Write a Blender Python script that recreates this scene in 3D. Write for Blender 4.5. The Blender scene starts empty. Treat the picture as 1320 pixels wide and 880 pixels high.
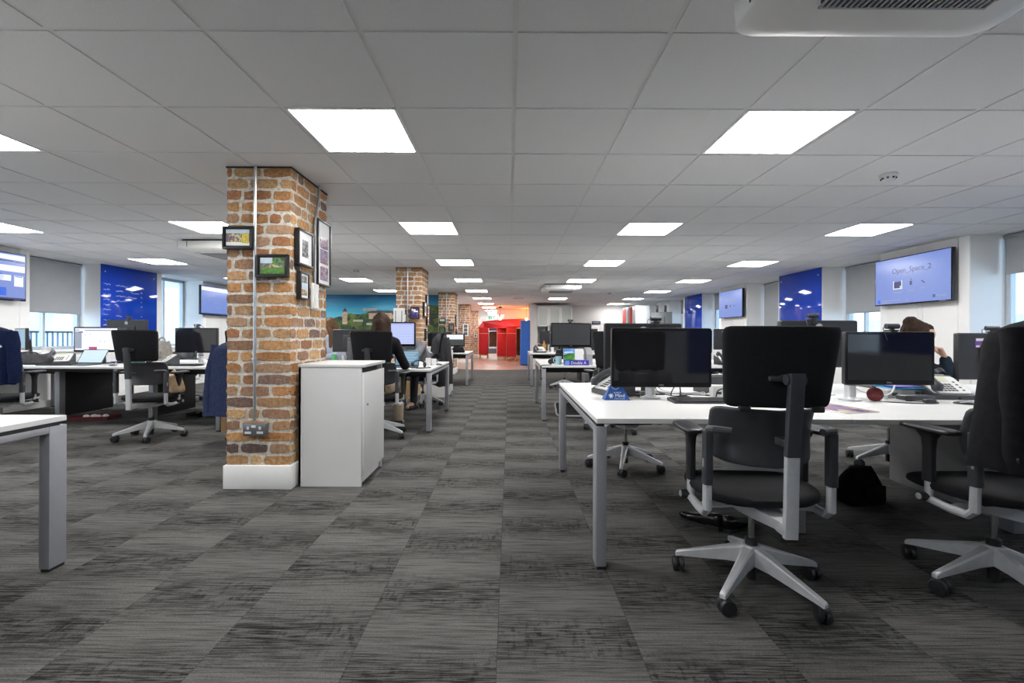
import bpy, bmesh, math, random
from mathutils import Matrix, Vector, Euler, noise
R = math.radians
PI = math.pi
scn = bpy.context.scene
COL = scn.collection
H_CAM = 1.105
ZC = 2.308          # ceiling height
DT = 0.715          # desk top height

# ------------------------------------------------------------------ materials
MATS = {}
def nodes_of(name):
    m = bpy.data.materials.new(name)
    m.use_nodes = True
    nt = m.node_tree
    return m, nt, nt.nodes['Principled BSDF']
def mat(name, col, rough=.5, metal=0., var=.06, scale=18., bump=0., bscale=200., emit=None, estr=0., spec=.5, coat=0., alpha=1.):
    """procedural principled material: a noise breaks the colour up a little, a finer one gives the grain"""
    if name in MATS: return MATS[name]
    m, nt, b = nodes_of(name)
    tc = nt.nodes.new('ShaderNodeTexCoord')
    nz = nt.nodes.new('ShaderNodeTexNoise'); nz.inputs['Scale'].default_value = scale; nz.inputs['Detail'].default_value = 3
    nt.links.new(tc.outputs['Object'], nz.inputs['Vector'])
    rp = nt.nodes.new('ShaderNodeValToRGB')
    c0 = [max(0, c*(1-var)) for c in col]; c1 = [min(1, c*(1+var)) for c in col]
    rp.color_ramp.elements[0].position = .3; rp.color_ramp.elements[1].position = .7
    rp.color_ramp.elements[0].color = (*c0, 1); rp.color_ramp.elements[1].color = (*c1, 1)
    nt.links.new(nz.outputs['Fac'], rp.inputs['Fac'])
    nt.links.new(rp.outputs['Color'], b.inputs['Base Color'])
    b.inputs['Roughness'].default_value = rough
    b.inputs['Metallic'].default_value = metal
    b.inputs['Specular IOR Level'].default_value = spec
    b.inputs['Coat Weight'].default_value = coat
    if emit:
        b.inputs['Emission Color'].default_value = (*emit, 1); b.inputs['Emission Strength'].default_value = estr
    if bump:
        n2 = nt.nodes.new('ShaderNodeTexNoise'); n2.inputs['Scale'].default_value = bscale; n2.inputs['Detail'].default_value = 2
        nt.links.new(tc.outputs['Object'], n2.inputs['Vector'])
        bp = nt.nodes.new('ShaderNodeBump'); bp.inputs['Strength'].default_value = bump; bp.inputs['Distance'].default_value = .002
        nt.links.new(n2.outputs['Fac'], bp.inputs['Height']); nt.links.new(bp.outputs['Normal'], b.inputs['Normal'])
    MATS[name] = m
    return m

WHITE_TOP = mat('white_laminate', (.76, .76, .755), .35, var=.015, scale=3)
SILVER = mat('silver_powder_coat', (.36, .37, .40), .42, .35, var=.03, bump=.05, bscale=600)
ALU = mat('brushed_aluminium', (.62, .63, .65), .36, .35, var=.05, scale=30)
CHROME = mat('chrome', (.55, .55, .56), .15, 1., var=.02)
BLK = mat('black_plastic', (.018, .018, .021), .42, var=.1)
BLKSAT = mat('dark_grey_plastic', (.045, .047, .055), .38, var=.1)
BLKGLOSS = mat('gloss_black_bezel', (.008, .008, .009), .12, var=.02)
RUBBER = mat('black_rubber', (.015, .015, .016), .55)
FABRIC = mat('black_chair_fabric', (.010, .0105, .0125), .85, var=.15, scale=60, bump=.35, bscale=900, spec=.25)
SHELL = mat('grey_sheen_shell', (.03, .031, .036), .34, var=.08, spec=.7)
PANEL = mat('charcoal_panel', (.030, .030, .033), .6, var=.1)
PANELG = mat('grey_end_panel', (.30, .30, .31), .5, var=.05)
CAB = mat('light_grey_cabinet', (.66, .66, .66), .45, var=.015, scale=4)
DARKSLOT = mat('recess_shade', (.03, .03, .03), .7)  # near-black colour stands in for shade in gaps, slots and recesses
WALL = mat('white_wall_paint', (.86, .855, .85), .75, var=.012, scale=2, bump=.05, bscale=120)
TRIM = mat('white_gloss_trim', (.88, .88, .87), .35, var=.01)
SCREENOFF = mat('dark_glossy_screen', (.012, .012, .014), .05, var=.02, spec=1.)
WPLAST = mat('white_plastic', (.72, .72, .71), .35, var=.02)
GPLAST = mat('grey_plastic', (.33, .34, .35), .4, var=.05)
NAVY = mat('navy_wool', (.008, .014, .050), .9, var=.2, scale=40, bump=.4, bscale=700, spec=.15)
NAVYB = mat('navy_blue_wool', (.030, .042, .095), .9, var=.2, scale=40, bump=.4, bscale=700, spec=.15)
COATBLK = mat('black_wool', (.010, .010, .012), .92, var=.25, scale=30, bump=.4, bscale=800, spec=.12)
GREYKNIT = mat('grey_marl_knit', (.20, .20, .22), .9, var=.25, scale=70, bump=.4, bscale=500, spec=.15)
DKGREY = mat('charcoal_cloth', (.05, .05, .055), .9, var=.2, scale=40, bump=.4, bscale=600, spec=.15)
SKIN = mat('skin', (.55, .32, .23), .5, var=.06, scale=12)
HAIRBR = mat('brown_hair', (.034, .018, .011), .65, var=.5, scale=90, spec=.15)
HAIRLT = mat('light_brown_hair', (.13, .070, .032), .65, var=.45, scale=90, spec=.2)
PAPER = mat('white_paper', (.82, .82, .81), .7, var=.02)
CARD = mat('brown_cardboard', (.36, .22, .11), .8, var=.1)
TAN = mat('tan_canvas', (.50, .36, .22), .8, var=.15, bump=.3, bscale=300)
TAUPE = mat('taupe_bag_cloth', (.26, .24, .22), .8, var=.2, bump=.3, bscale=300)
RED = mat('red_felt', (.45, .012, .018), .8, var=.08, bump=.2, bscale=500)
REDBOX = mat('dark_red_card', (.12, .008, .012), .6, var=.1)
BLUEP = mat('blue_panel', (.02, .115, .46), .6, var=.05)
WOODL = mat('light_wood', (.55, .36, .18), .5, var=.15, scale=8)
BROWN = mat('brown_wood', (.16, .085, .04), .55, var=.2, scale=8)
MUGC = mat('pale_cyan_ceramic', (.38, .60, .66), .3, var=.02)
SIGNB = mat('blue_card', (.015, .085, .33), .5, var=.03)
FRAMEB = mat('black_frame', (.010, .010, .011), .4, var=.05)
STEEL = mat('galvanised_steel', (.50, .52, .54), .32, .9, var=.12, scale=40)
SOCK = mat('metal_clad_socket', (.20, .21, .23), .4, .6, var=.05)
BLIND = mat('grey_blind_cloth', (.36, .375, .39), .85, var=.03, scale=6)
AC = mat('cassette_white', (.70, .69, .67), .45, var=.015, scale=4)
CEIL = mat('ceiling_tile', (.78, .775, .77), .9, var=.03, scale=120, bump=.25, bscale=350)
TBAR = mat('ceiling_bar', (.74, .735, .73), .6, var=.02)
REDBALL = mat('dark_red_ball', (.16, .022, .025), .6, var=.4, scale=90, bump=.6, bscale=120)
CREAM = mat('cream_lcd', (.62, .62, .40), .4, var=.03)
PLAQ = mat('dark_blue_plaque', (.02, .03, .06), .5)
def lit(name, col, s):
    return mat(name, (.01, .01, .01), .25, var=0., emit=col, estr=s)
SCR_LAV = lit('lit_lavender_screen', (.42, .50, .92), .95)
SCR_TV = lit('lit_periwinkle_screen', (.25, .36, .86), .72)
SCR_WHT = lit('lit_white_screen', (.86, .89, 1.), 1.05)
SCR_LAP = lit('lit_teal_screen', (.16, .36, .52), .8)
SCR_PALE = lit('lit_pale_screen', (.62, .80, .98), 1.0)
INK_DK = lit('screen_ink_navy', (.045, .06, .22), .7)
INK_BL = lit('screen_ink_blue', (.03, .14, .80), .9)
INK_RD = lit('screen_ink_rose', (.60, .09, .20), .8)
INK_GR = lit('screen_ink_grey', (.40, .44, .56), .8)
INK_LT = lit('screen_ink_light', (.85, .90, 1.), 1.0)
LAMP = lit('light_panel_diffuser', (1., .985, .96), 29.)
WARM = lit('warm_bulb', (1., .50, .16), 30.)
EXITG = lit('exit_sign_green', (.03, .55, .28), 1.0)

# ------------------------------------------------------------------ object helpers
def link(o):
    COL.objects.link(o); return o
def L(o, label, cat, group=None, kind=None):
    if label: o['label'] = label
    if cat: o['category'] = cat
    if group: o['group'] = group
    if kind: o['kind'] = kind
    return o
def thing(name, label=None, cat=None, loc=(0, 0, 0), rz=0., group=None):
    o = link(bpy.data.objects.new(name, None)); o.empty_display_size = .1
    o.location = loc; o.rotation_euler = (0, 0, R(rz))
    return L(o, label, cat, group)
def kids(o): return [c for c in bpy.data.objects if c.parent == o]
KIDS = {}
def dup(root, loc, rz=0., label=None, cat=None, group=None):
    """copy a thing together with its parts and their sub-parts (mesh data shared)"""
    def cp(o, par):
        c = link(o.copy()); c.parent = par
        for ch in KIDS.get(o.name, []): 
            n = cp(ch, c); KIDS.setdefault(c.name, []).append(n)
        return c
    r = cp(root, None)
    r.location = loc; r.rotation_euler = (0, 0, R(rz))
    return L(r, label, cat or root.get('category'), group)

class MB:
    """collects simple shapes into one mesh"""
    def __init__(s): s.bm = bmesh.new(); s.mi = 0
    def _fin(s, faces):
        for f in faces: f.material_index = s.mi
    def box(s, x0, x1, y0, y1, z0, z1, bev=0., seg=2):
        return s.obox(((x0+x1)/2, (y0+y1)/2, (z0+z1)/2), (x1-x0, y1-y0, z1-z0), None, bev, seg)
    def obox(s, c, size, rot=None, bev=0., seg=2):
        M = Matrix.Translation(Vector(c))
        if rot is not None: M = M @ (rot.to_4x4() if not isinstance(rot, tuple) else Euler(rot).to_matrix().to_4x4())
        M = M @ Matrix.Diagonal((*size, 1))
        n0 = len(s.bm.faces)
        r = bmesh.ops.create_cube(s.bm, size=1, matrix=M)
        vs = r['verts']; fs = set(f for v in vs for f in v.link_faces); s._fin(fs)
        if bev:
            es = list(set(e for v in vs for e in v.link_edges))
            bmesh.ops.bevel(s.bm, geom=es, offset=min(bev, min(size)*.49), segments=seg, affect='EDGES', profile=.5)
        return s
    def ring(s, pts): return [s.bm.verts.new(p) for p in pts]
    def loft(s, rings, cap0=True, cap1=True, closed=True):
        vr = [s.ring(r) for r in rings]; fs = []
        n = len(vr[0])
        for a, b in zip(vr[:-1], vr[1:]):
            for i in range(n if closed else n-1):
                j = (i+1) % n
                try: fs.append(s.bm.faces.new((a[i], a[j], b[j], b[i])))
                except ValueError: pass
        if cap0: fs.append(s.bm.faces.new(list(reversed(vr[0]))))
        if cap1: fs.append(s.bm.faces.new(vr[-1]))
        s._fin(fs); return s
    def cyl(s, p0, p1, r0, r1=None, seg=16, caps=True):
        p0, p1 = Vector(p0), Vector(p1); r1 = r0 if r1 is None else r1
        d = (p1-p0).normalized(); a = d.orthogonal().normalized(); b = d.cross(a)
        f = lambda p, r: [p + (a*math.cos(t*2*PI/seg) + b*math.sin(t*2*PI/seg))*r for t in range(seg)]
        return s.loft([f(p0, r0), f(p1, r1)], caps, caps)
    def tube(s, pts, r, seg=8, flat=1.):
        pts = [Vector(p) for p in pts]; rings = []
        up = None
        for i, p in enumerate(pts):
            d = (pts[min(i+1, len(pts)-1)] - pts[max(i-1, 0)])
            d = d.normalized() if d.length > 1e-9 else Vector((0, 0, 1))
            if up is None: up = d.orthogonal().normalized()
            up = (up - d*up.dot(d)); up = up.normalized() if up.length > 1e-6 else d.orthogonal().normalized()
            b = d.cross(up)
            rr = r[i] if isinstance(r, (list, tuple)) else r
            rings.append([p + (up*math.cos(t*2*PI/seg) + b*flat*math.sin(t*2*PI/seg))*rr for t in range(seg)])
        return s.loft(rings)
    def lathe(s, prof, c=(0, 0, 0), seg=24, axis='z'):
        c = Vector(c); rings = []
        for (r, z) in prof:
            r = max(r, 1e-4)
            if axis == 'z': rings.append([c+Vector((r*math.cos(t*2*PI/seg), r*math.sin(t*2*PI/seg), z)) for t in range(seg)])
            elif axis == 'x': rings.append([c+Vector((z, r*math.cos(t*2*PI/seg), r*math.sin(t*2*PI/seg))) for t in range(seg)])
            else: rings.append([c+Vector((-r*math.cos(t*2*PI/seg), z, r*math.sin(t*2*PI/seg))) for t in range(seg)])
        return s.loft(rings)
    def ball(s, c, r, sc=(1, 1, 1), sub=3, rot=None):
        M = Matrix.Translation(Vector(c)) @ (Euler(rot).to_matrix().to_4x4() if rot else Matrix()) @ Matrix.Diagonal((*sc, 1))
        x = bmesh.ops.create_icosphere(s.bm, subdivisions=sub, radius=r, matrix=M)
        s._fin(set(f for v in x['verts'] for f in v.link_faces)); return s
    def prism(s, poly, d0, d1, axis='y'):
        """polygon (a, b) pushed from d0 to d1 along an axis: y -> (x,z), x -> (y,z), z -> (x,y)"""
        f = {'y': lambda a, b, d: (a, d, b), 'x': lambda a, b, d: (d, a, b), 'z': lambda a, b, d: (a, b, d)}[axis]
        s.loft([[f(a, b, d0) for a, b in poly], [f(a, b, d1) for a, b in poly]])
        return s
    def poly(s, pts): 
        s._fin([s.bm.faces.new(s.ring(pts))]); return s
    def xf(s, M): bmesh.ops.transform(s.bm, matrix=M, verts=s.bm.verts); return s
    def build(s, name, m, parent=None, sharp=35, loc=None):
        bmesh.ops.recalc_face_normals(s.bm, faces=s.bm.faces)
        me = bpy.data.meshes.new(name); s.bm.to_mesh(me); s.bm.free()
        for mm in (m if isinstance(m, (list, tuple)) else [m]): me.materials.append(mm)
        return finish(name, me, parent, sharp, loc)
def finish(name, me, parent=None, sharp=35, loc=None):
    if sharp:
        me.polygons.foreach_set('use_smooth', [True]*len(me.polygons))
        me.set_sharp_from_angle(angle=R(sharp))
    o = link(bpy.data.objects.new(name, me))
    if parent: o.parent = parent; KIDS.setdefault(parent.name, []).append(o)
    if loc: o.location = loc
    return o
def sub_empty(name, parent):
    o = link(bpy.data.objects.new(name, None)); o.parent = parent; KIDS.setdefault(parent.name, []).append(o); return o
def struct(o): o['kind'] = 'structure'; return o
def share(src, parent, name=None):
    """another copy of a part under a parent"""
    c = link(src.copy()); c.parent = parent; KIDS.setdefault(parent.name, []).append(c); return c
def baked(mb, mods):
    """run modifiers on a collected mesh and hand the result back as plain mesh data"""
    me = bpy.data.meshes.new('t'); mb.bm.to_mesh(me); mb.bm.free()
    o = link(bpy.data.objects.new('t', me))
    for kind, kw in mods:
        md = o.modifiers.new(kind, kind)
        for k, v in kw.items(): setattr(md, k, v)
    dg = bpy.context.evaluated_depsgraph_get()
    out = bpy.data.meshes.new_from_object(o.evaluated_get(dg))
    bpy.data.objects.remove(o); bpy.data.meshes.remove(me)
    return out
def text(name, s, size, m, parent, M, ext=.0006, align='CENTER'):
    cu = bpy.data.curves.new('t', 'FONT'); cu.body = s; cu.size = size; cu.extrude = ext; cu.align_x = align; cu.align_y = 'CENTER'
    o = link(bpy.data.objects.new('t', cu))
    dg = bpy.context.evaluated_depsgraph_get()
    me = bpy.data.meshes.new_from_object(o.evaluated_get(dg))
    bpy.data.objects.remove(o); bpy.data.curves.remove(cu)
    me.transform(M); me.materials.clear(); me.materials.append(m)
    return finish(name, me, parent, 0)
FRONT = Matrix(((1, 0, 0), (0, 0, -1), (0, 1, 0))).to_4x4()      # text plane x-y turned to face -Y
def faceF(x, y, z): return Matrix.Translation((x, y, z)) @ FRONT
def sup(n, a, b, p=4.):
    """superellipse outline, n points"""
    out = []
    for i in range(n):
        t = 2*PI*i/n; c, s_ = math.cos(t), math.sin(t)
        out.append((a*math.copysign(abs(c)**(2/p), c), b*math.copysign(abs(s_)**(2/p), s_)))
    return out
def rrect(w, h, r, k=5, cx=0., cy=0.):
    """rounded rectangle outline"""
    pts = []
    for (sx, sy, a0) in ((1, 1, 0), (-1, 1, 90), (-1, -1, 180), (1, -1, 270)):
        for i in range(k+1):
            a = R(a0+90*i/k)
            pts.append((cx+sx*(w/2-r)+r*math.cos(a), cy+sy*(h/2-r)+r*math.sin(a)))
    return pts
# ------------------------------------------------------------------ room
T = .6165; GX0 = .018; GY0 = 1.827          # ceiling grid
XR, XL, REC = 5.40, -7.0, .42               # wall planes, window recess
Y0, Y1 = -4.4, 28.6
rnd = random.Random(7)

def carpet_mat():
    m, nt, b = nodes_of('carpet_tiles'); N = nt.nodes; K = nt.links
    tc = N.new('ShaderNodeTexCoord'); sx = N.new('ShaderNodeSeparateXYZ'); K.new(tc.outputs['Object'], sx.inputs[0])
    def M(op, a, b_=None, c=None):
        n = N.new('ShaderNodeMath'); n.operation = op
        for i, v in enumerate((a, b_, c)):
            if v is None: continue
            if isinstance(v, (int, float)): n.inputs[i].default_value = v
            else: K.new(v, n.inputs[i])
        return n.outputs[0]
    u = M('DIVIDE', M('ADD', sx.outputs['X'], .04+50*.5), .5)
    iu = M('FLOOR', u); fu = M('FRACT', u)
    wn = N.new('ShaderNodeTexWhiteNoise'); wn.noise_dimensions = '1D'; K.new(iu, wn.inputs['W'])
    v = M('ADD', M('DIVIDE', M('ADD', sx.outputs['Y'], 50.), .5), M('ADD', M('MULTIPLY', M('MODULO', iu, 2.), .5), M('MULTIPLY', wn.outputs['Value'], .16)))
    iv = M('FLOOR', v); fv = M('FRACT', v)
    cb = N.new('ShaderNodeCombineXYZ'); K.new(iu, cb.inputs[0]); K.new(iv, cb.inputs[1])
    w2 = N.new('ShaderNodeTexWhiteNoise'); w2.noise_dimensions = '2D'; K.new(cb.outputs[0], w2.inputs['Vector'])
    def noise_(sxx, syy, det, off):
        mp = N.new('ShaderNodeMapping'); mp.inputs['Scale'].default_value = (sxx, syy, 1); mp.inputs['Location'].default_value = (off, off, 0)
        K.new(tc.outputs['Object'], mp.inputs['Vector'])
        ofs = N.new('ShaderNodeVectorMath'); ofs.operation = 'ADD'; K.new(mp.outputs[0], ofs.inputs[0])
        sc = N.new('ShaderNodeVectorMath'); sc.operation = 'SCALE'; sc.inputs['Scale'].default_value = 40.; K.new(w2.outputs['Color'], sc.inputs[0]); K.new(sc.outputs[0], ofs.inputs[1])
        nz = N.new('ShaderNodeTexNoise'); nz.inputs['Scale'].default_value = 1; nz.inputs['Detail'].default_value = det; K.new(ofs.outputs[0], nz.inputs['Vector'])
        return nz.outputs['Fac']
    # half of every tile carries the dark broken weave, the other half is plain
    w = M('SUBTRACT', M('ABSOLUTE', M('SUBTRACT', fv, .5)), .25)
    mask = N.new('ShaderNodeMapRange'); mask.inputs['From Min'].default_value = .17; mask.inputs['From Max'].default_value = -.17
    K.new(w, mask.inputs['Value'])
    streak = noise_(4.5, 120., 4., 0.)
    weave = noise_(9., 150., 4., 9.)
    hatch = noise_(46., 16., 3., 15.)
    fine = noise_(260., 260., 1., 3.)
    blot = noise_(5., 9., 3., 5.)
    def ramp(x, a, b_, lo, hi):
        r = N.new('ShaderNodeMapRange'); r.inputs['From Min'].default_value = a; r.inputs['From Max'].default_value = b_
        r.inputs['To Min'].default_value = lo; r.inputs['To Max'].default_value = hi; K.new(x, r.inputs['Value']); return r.outputs[0]
    lines = ramp(M('ADD', weave, M('MULTIPLY', blot, .30)), .60, .78, 0., 1.)
    knots = M('MULTIPLY', ramp(hatch, .50, .60, 0., 1.), ramp(weave, .42, .52, 0., 1.))
    dark = M('MULTIPLY', mask.outputs[0], M('MULTIPLY', M('MAXIMUM', lines, M('MULTIPLY', knots, .9)), .86))
    k = M('SUBTRACT', 1., dark)
    k = M('MULTIPLY', k, ramp(mask.outputs[0], 0., 1., 1.05, .88))
    k = M('MULTIPLY', k, ramp(streak, .30, .54, .36, 1.14))
    k = M('MULTIPLY', k, ramp(fine, .3, .7, .72, 1.25))
    k = M('MULTIPLY', k, ramp(w2.outputs['Value'], 0., 1., .90, 1.07))
    seam = M('MINIMUM', M('MINIMUM', fu, M('SUBTRACT', 1., fu)), M('MINIMUM', fv, M('SUBTRACT', 1., fv)))
    k = M('MULTIPLY', k, ramp(seam, 0., .006, .6, 1.))
    col = N.new('ShaderNodeMix'); col.data_type = 'RGBA'; col.blend_type = 'MULTIPLY'; col.inputs['Factor'].default_value = 1.
    col.inputs['A'].default_value = (.104, .102, .098, 1)
    cc = N.new('ShaderNodeCombineColor'); [K.new(k, cc.inputs[i]) for i in range(3)]
    K.new(cc.outputs[0], col.inputs['B']); K.new(col.outputs['Result'], b.inputs['Base Color'])
    b.inputs['Roughness'].default_value = .92; b.inputs['Specular IOR Level'].default_value = .15
    bp = N.new('ShaderNodeBump'); bp.inputs['Strength'].default_value = .5; bp.inputs['Distance'].default_value = .003
    K.new(M('ADD', streak, M('MULTIPLY', fine, .6)), bp.inputs['Height']); K.new(bp.outputs[0], b.inputs['Normal'])
    return m
CARPET = carpet_mat()
fl = MB(); fl.box(-9, 8, Y0, Y1, -.08, 0)
struct(fl.build('floor', CARPET, sharp=0))

# wooden floor of the break-out area: a rounded edge swings across the aisle
def plank_mat():
    m, nt, b = nodes_of('pinkish_plank_floor'); N = nt.nodes; K = nt.links
    tc = N.new('ShaderNodeTexCoord')
    br = N.new('ShaderNodeTexBrick'); br.inputs['Scale'].default_value = 1; br.inputs['Brick Width'].default_value = 1.2; br.inputs['Row Height'].default_value = .16
    br.inputs['Mortar Size'].default_value = .003; br.inputs['Color1'].default_value = (.42, .27, .22, 1); br.inputs['Color2'].default_value = (.34, .23, .19, 1); br.inputs['Mortar'].default_value = (.15, .1, .08, 1)
    K.new(tc.outputs['Object'], br.inputs['Vector']); K.new(br.outputs['Color'], b.inputs['Base Color'])
    b.inputs['Roughness'].default_value = .28
    return m
wf = MB(); edge = []
for i in range(25):
    a = R(180+180*i/24); edge.append((-.5+2.6*math.cos(a), 17.0+2.25*math.sin(a)))
edge += [(2.1, 21.3), (-.6, 21.3), (-.6, 28.4), (-3.1, 28.4)]
wf.prism(edge, .001, .006, 'z')
struct(wf.build('trim_1', plank_mat(), sharp=0))

# ceiling: separate lay-in tiles with a recessed bar grid above the joints
lights = []
for j in (-3, 1, 5, 9, 13, 17, 21, 25): 
    for i in (-10, -6, -2, 2, 6):
        if (i, j) == (2, 17) or (j > 17 and i < -2) or (i == 6 and j > 25) or (i == 2 and j > 21) or (j == -3 and i > 0): continue
        lights.append((i, j))
for j in (29, 33, 37, 41): lights.append((-2, j))
LS = set(lights)
ce = MB()
for i in range(-13, 10):
    for j in range(-10, 44):
        if (i, j) in LS: continue
        x, y = GX0+T*i, GY0+T*j; g = .011
        a0, a1, b0, b1 = max(x+g, XL-REC), min(x+T-g, XR+REC), y+g, y+T-g
        if a1-a0 < .05: continue
        ce.loft([[(a0, b0, ZC+.012), (a1, b0, ZC+.012), (a1, b1, ZC+.012), (a0, b1, ZC+.012)],
                 [(a0, b0, ZC), (a1, b0, ZC), (a1, b1, ZC), (a0, b1, ZC)]], False, True)
struct(ce.build('ceiling', CEIL, sharp=0))
tb = MB(); tb.box(-9, 8, Y0, Y1, ZC+.005, ZC+.03)
struct(tb.build('trim_2', TBAR, sharp=0))

ORD = ['nearest', 'second', 'third', 'fourth', 'fifth', 'sixth', 'seventh', 'eighth', 'ninth', 'tenth', 'eleventh', 'twelfth']
ROWN = {-10: 'row along the left windows', -6: 'row left of the brick pillars', -2: 'row above the aisle', 2: 'row over the right-hand desks', 6: 'row along the right windows'}
cl = thing('ceiling_light')
fr = MB(); w = T/2-.012
for (x0, x1, y0, y1) in ((-w, w, -w, -w+.014), (-w, w, w-.014, w), (-w, -w+.014, -w, w), (w-.014, w, -w, w)):
    fr.box(x0, x1, y0, y1, -.002, .009)
fr.build('frame', TRIM, cl, 0)
df = MB(); df.box(-w+.014, w-.014, -w+.014, w-.014, .003, .008); df.build('diffuser', LAMP, cl, 0)
cnt = {}
for n, (i, j) in enumerate(sorted(lights, key=lambda q: (q[0], q[1]))):
    if j >= 5 or (j == 1 and i in (-6, -2, 2)):
        k = cnt.get(i, 0); cnt[i] = k+1
        lab = '%s lit ceiling panel from the camera in the %s' % (ORD[k], ROWN[i])
    else: lab = 'lit ceiling panel outside the photo, %s, %s' % (ROWN[i], {-7: 'behind the camera', -3: 'above the camera', 1: 'beside the view'}[j])
    loc = (GX0+T*(i+.5), GY0+T*(j+.5), ZC)
    if n == 0: cl.location = loc; L(cl, lab, 'ceiling light', 'square ceiling light panels')
    else: dup(cl, loc, 0, lab, 'ceiling light', 'square ceiling light panels')

# outer walls with deep window recesses
PIERS = [(5.42+2.55*k, 6.73+2.55*k) for k in range(-4, 9)]
def side_wall(name, xin, sgn, ymax):
    """piers at xin; the wall behind the recess is at xin + sgn*REC"""
    mb = MB(); tr = MB()
    xo = xin+sgn*(REC+.12); xr = xin+sgn*REC
    f = lambda a, b: (min(a, b), max(a, b))
    for (a, b) in PIERS:
        a, b = max(a, Y0), min(b, ymax)
        if b-a < .1: continue
        mb.box(*f(xin, xo), a, b, 0, ZC+.02)
        # flush cladding sheets with thin joints between them
        n = [a, a+.14, a+.14+(b-a-.28)*.46, a+.14+(b-a-.28)*.54, b-.14, b]
        for p, q in zip(n[:-1], n[1:]): mb.box(*f(xin-sgn*.006, xin+sgn*.002), p+.003, q-.003, .10, ZC)
    mb.box(*f(xr, xo), Y0, ymax, 0, .84)
    for (a, b), (c, d) in zip(PIERS[:-1], PIERS[1:]):
        if b > ymax: break
        mb.box(*f(xin+sgn*.02, xr), b, min(c, ymax), .0, .82)       # boxed-in heating under the sill
    struct(mb.build(name, WALL, sharp=0))
    sk = MB(); sk.box(*f(xin-sgn*.018, xin), Y0, ymax, 0, .10, .004)
    struct(sk.build('baseboard_right' if sgn > 0 else 'baseboard_left', TRIM, sharp=0))
side_wall('wall_right', XR, 1, Y1)
side_wall('wall_left', XL, -1, 13.85)

GLASS, ntg, bg = nodes_of('window_glass')
ntg.nodes.remove(bg)
_o = ntg.nodes['Material Output']; _t = ntg.nodes.new('ShaderNodeBsdfTransparent'); _t.inputs[0].default_value = (.90, .96, 1, 1)
_g = ntg.nodes.new('ShaderNodeBsdfGlossy'); _g.inputs['Roughness'].default_value = .02
_m = ntg.nodes.new('ShaderNodeMixShader'); _m.inputs[0].default_value = .06
ntg.links.new(_t.outputs[0], _m.inputs[1]); ntg.links.new(_g.outputs[0], _m.inputs[2]); ntg.links.new(_m.outputs[0], _o.inputs[0])
WFRAME = mat('pale_grey_window_frame', (.50, .54, .58), .4, .2, var=.02)
BLUEGL = mat('blue_glass_board', (.008, .050, .44), .06, var=.02, spec=.5, emit=(.004, .03, .22), estr=.0)
wi = 0
drops = {('r', 1): 1.843, ('r', 2): 1.503, ('r', 3): 1.25, ('r', 4): 1.85, ('r', 5): 1.86, ('r', 6): 1.5, ('r', 0): 1.6, ('l', 1): 1.7, ('l', 2): 1.442, ('l', 4): 1.6, ('r', 7): 1.6}
for side, xin, sgn, ymax in (('r', XR, 1, 28), ('l', XL, -1, 13.8)):
    k = -1
    for (a, b), (c, d) in zip(PIERS[2:-1], PIERS[3:]):
        k += 1; ya, yb = b, c
        if yb > ymax or ya < Y0+.2: continue
        wi += 1
        t = thing('window_%d' % wi, loc=(xin+sgn*(REC+.02), (ya+yb)/2, 0)); struct(t)
        w = (yb-ya)/2-.005
        f = MB()
        for (y0, y1, z0, z1) in ((-w, -w+.055, .84, ZC), (w-.055, w, .84, ZC), (-w, w, .84, .90), (-w, w, ZC-.06, ZC), (-.02 if sgn < 0 else w-.42, .02 if sgn < 0 else w-.38, .9, ZC-.06)):
            f.box(-.03, .03, y0, y1, z0, z1, .004)
        f.build('window_frame', WFRAME, t, 0)
        g = MB(); g.box(-.004, .004, -w+.05, w-.05, .9, ZC-.06); g.build('pane', GLASS, t, 0)
        s = MB(); s.box(-REC-.03 if sgn > 0 else .0, 0. if sgn > 0 else REC+.03, -w, w, .815, .845, .006); s.build('window_sill', TRIM, t)
        if (side, k) in drops:
            where = {('r', 1): 'nearest window on the right, stopping above head height', ('r', 2): 'window on the right beside the large screen', ('r', 3): 'window on the right beyond the near blue glass board',
                     ('r', 4): 'window behind the smaller right-hand screen', ('r', 5): 'window just before the far blue glass board on the right', ('l', 2): 'left window beside the wall screen and blue board'}.get((side, k))
            bl = thing('roller_blind', ('grey roller blind over the %s' % where) if where else 'grey roller blind of a %s window %s' % ('right' if sgn > 0 else 'left', {0: 'behind the camera', 1: 'beside the camera', 4: 'hidden behind the brick pillar', 6: 'in the far row near the lockers', 7: 'last before the far wall'}.get(k, 'far off')),
                       'blind', (xin+sgn*(REC-.05), (ya+yb)/2, 0), 0, 'grey roller blinds')
            z0 = drops[(side, k)]
            q = MB(); q.box(-.0015, .0015, -w+.04, w-.04, z0, ZC-.03); q.build('blind_cloth', BLIND, bl, 0)
            q = MB(); q.cyl((0, -w+.03, ZC-.035), (0, w-.03, ZC-.035), .022); q.build('roller', GPLAST, bl)
            q = MB(); q.cyl((0, -w+.04, z0), (0, w-.04, z0), .009, seg=8); q.build('bottom_bar', GPLAST, bl)

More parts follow.
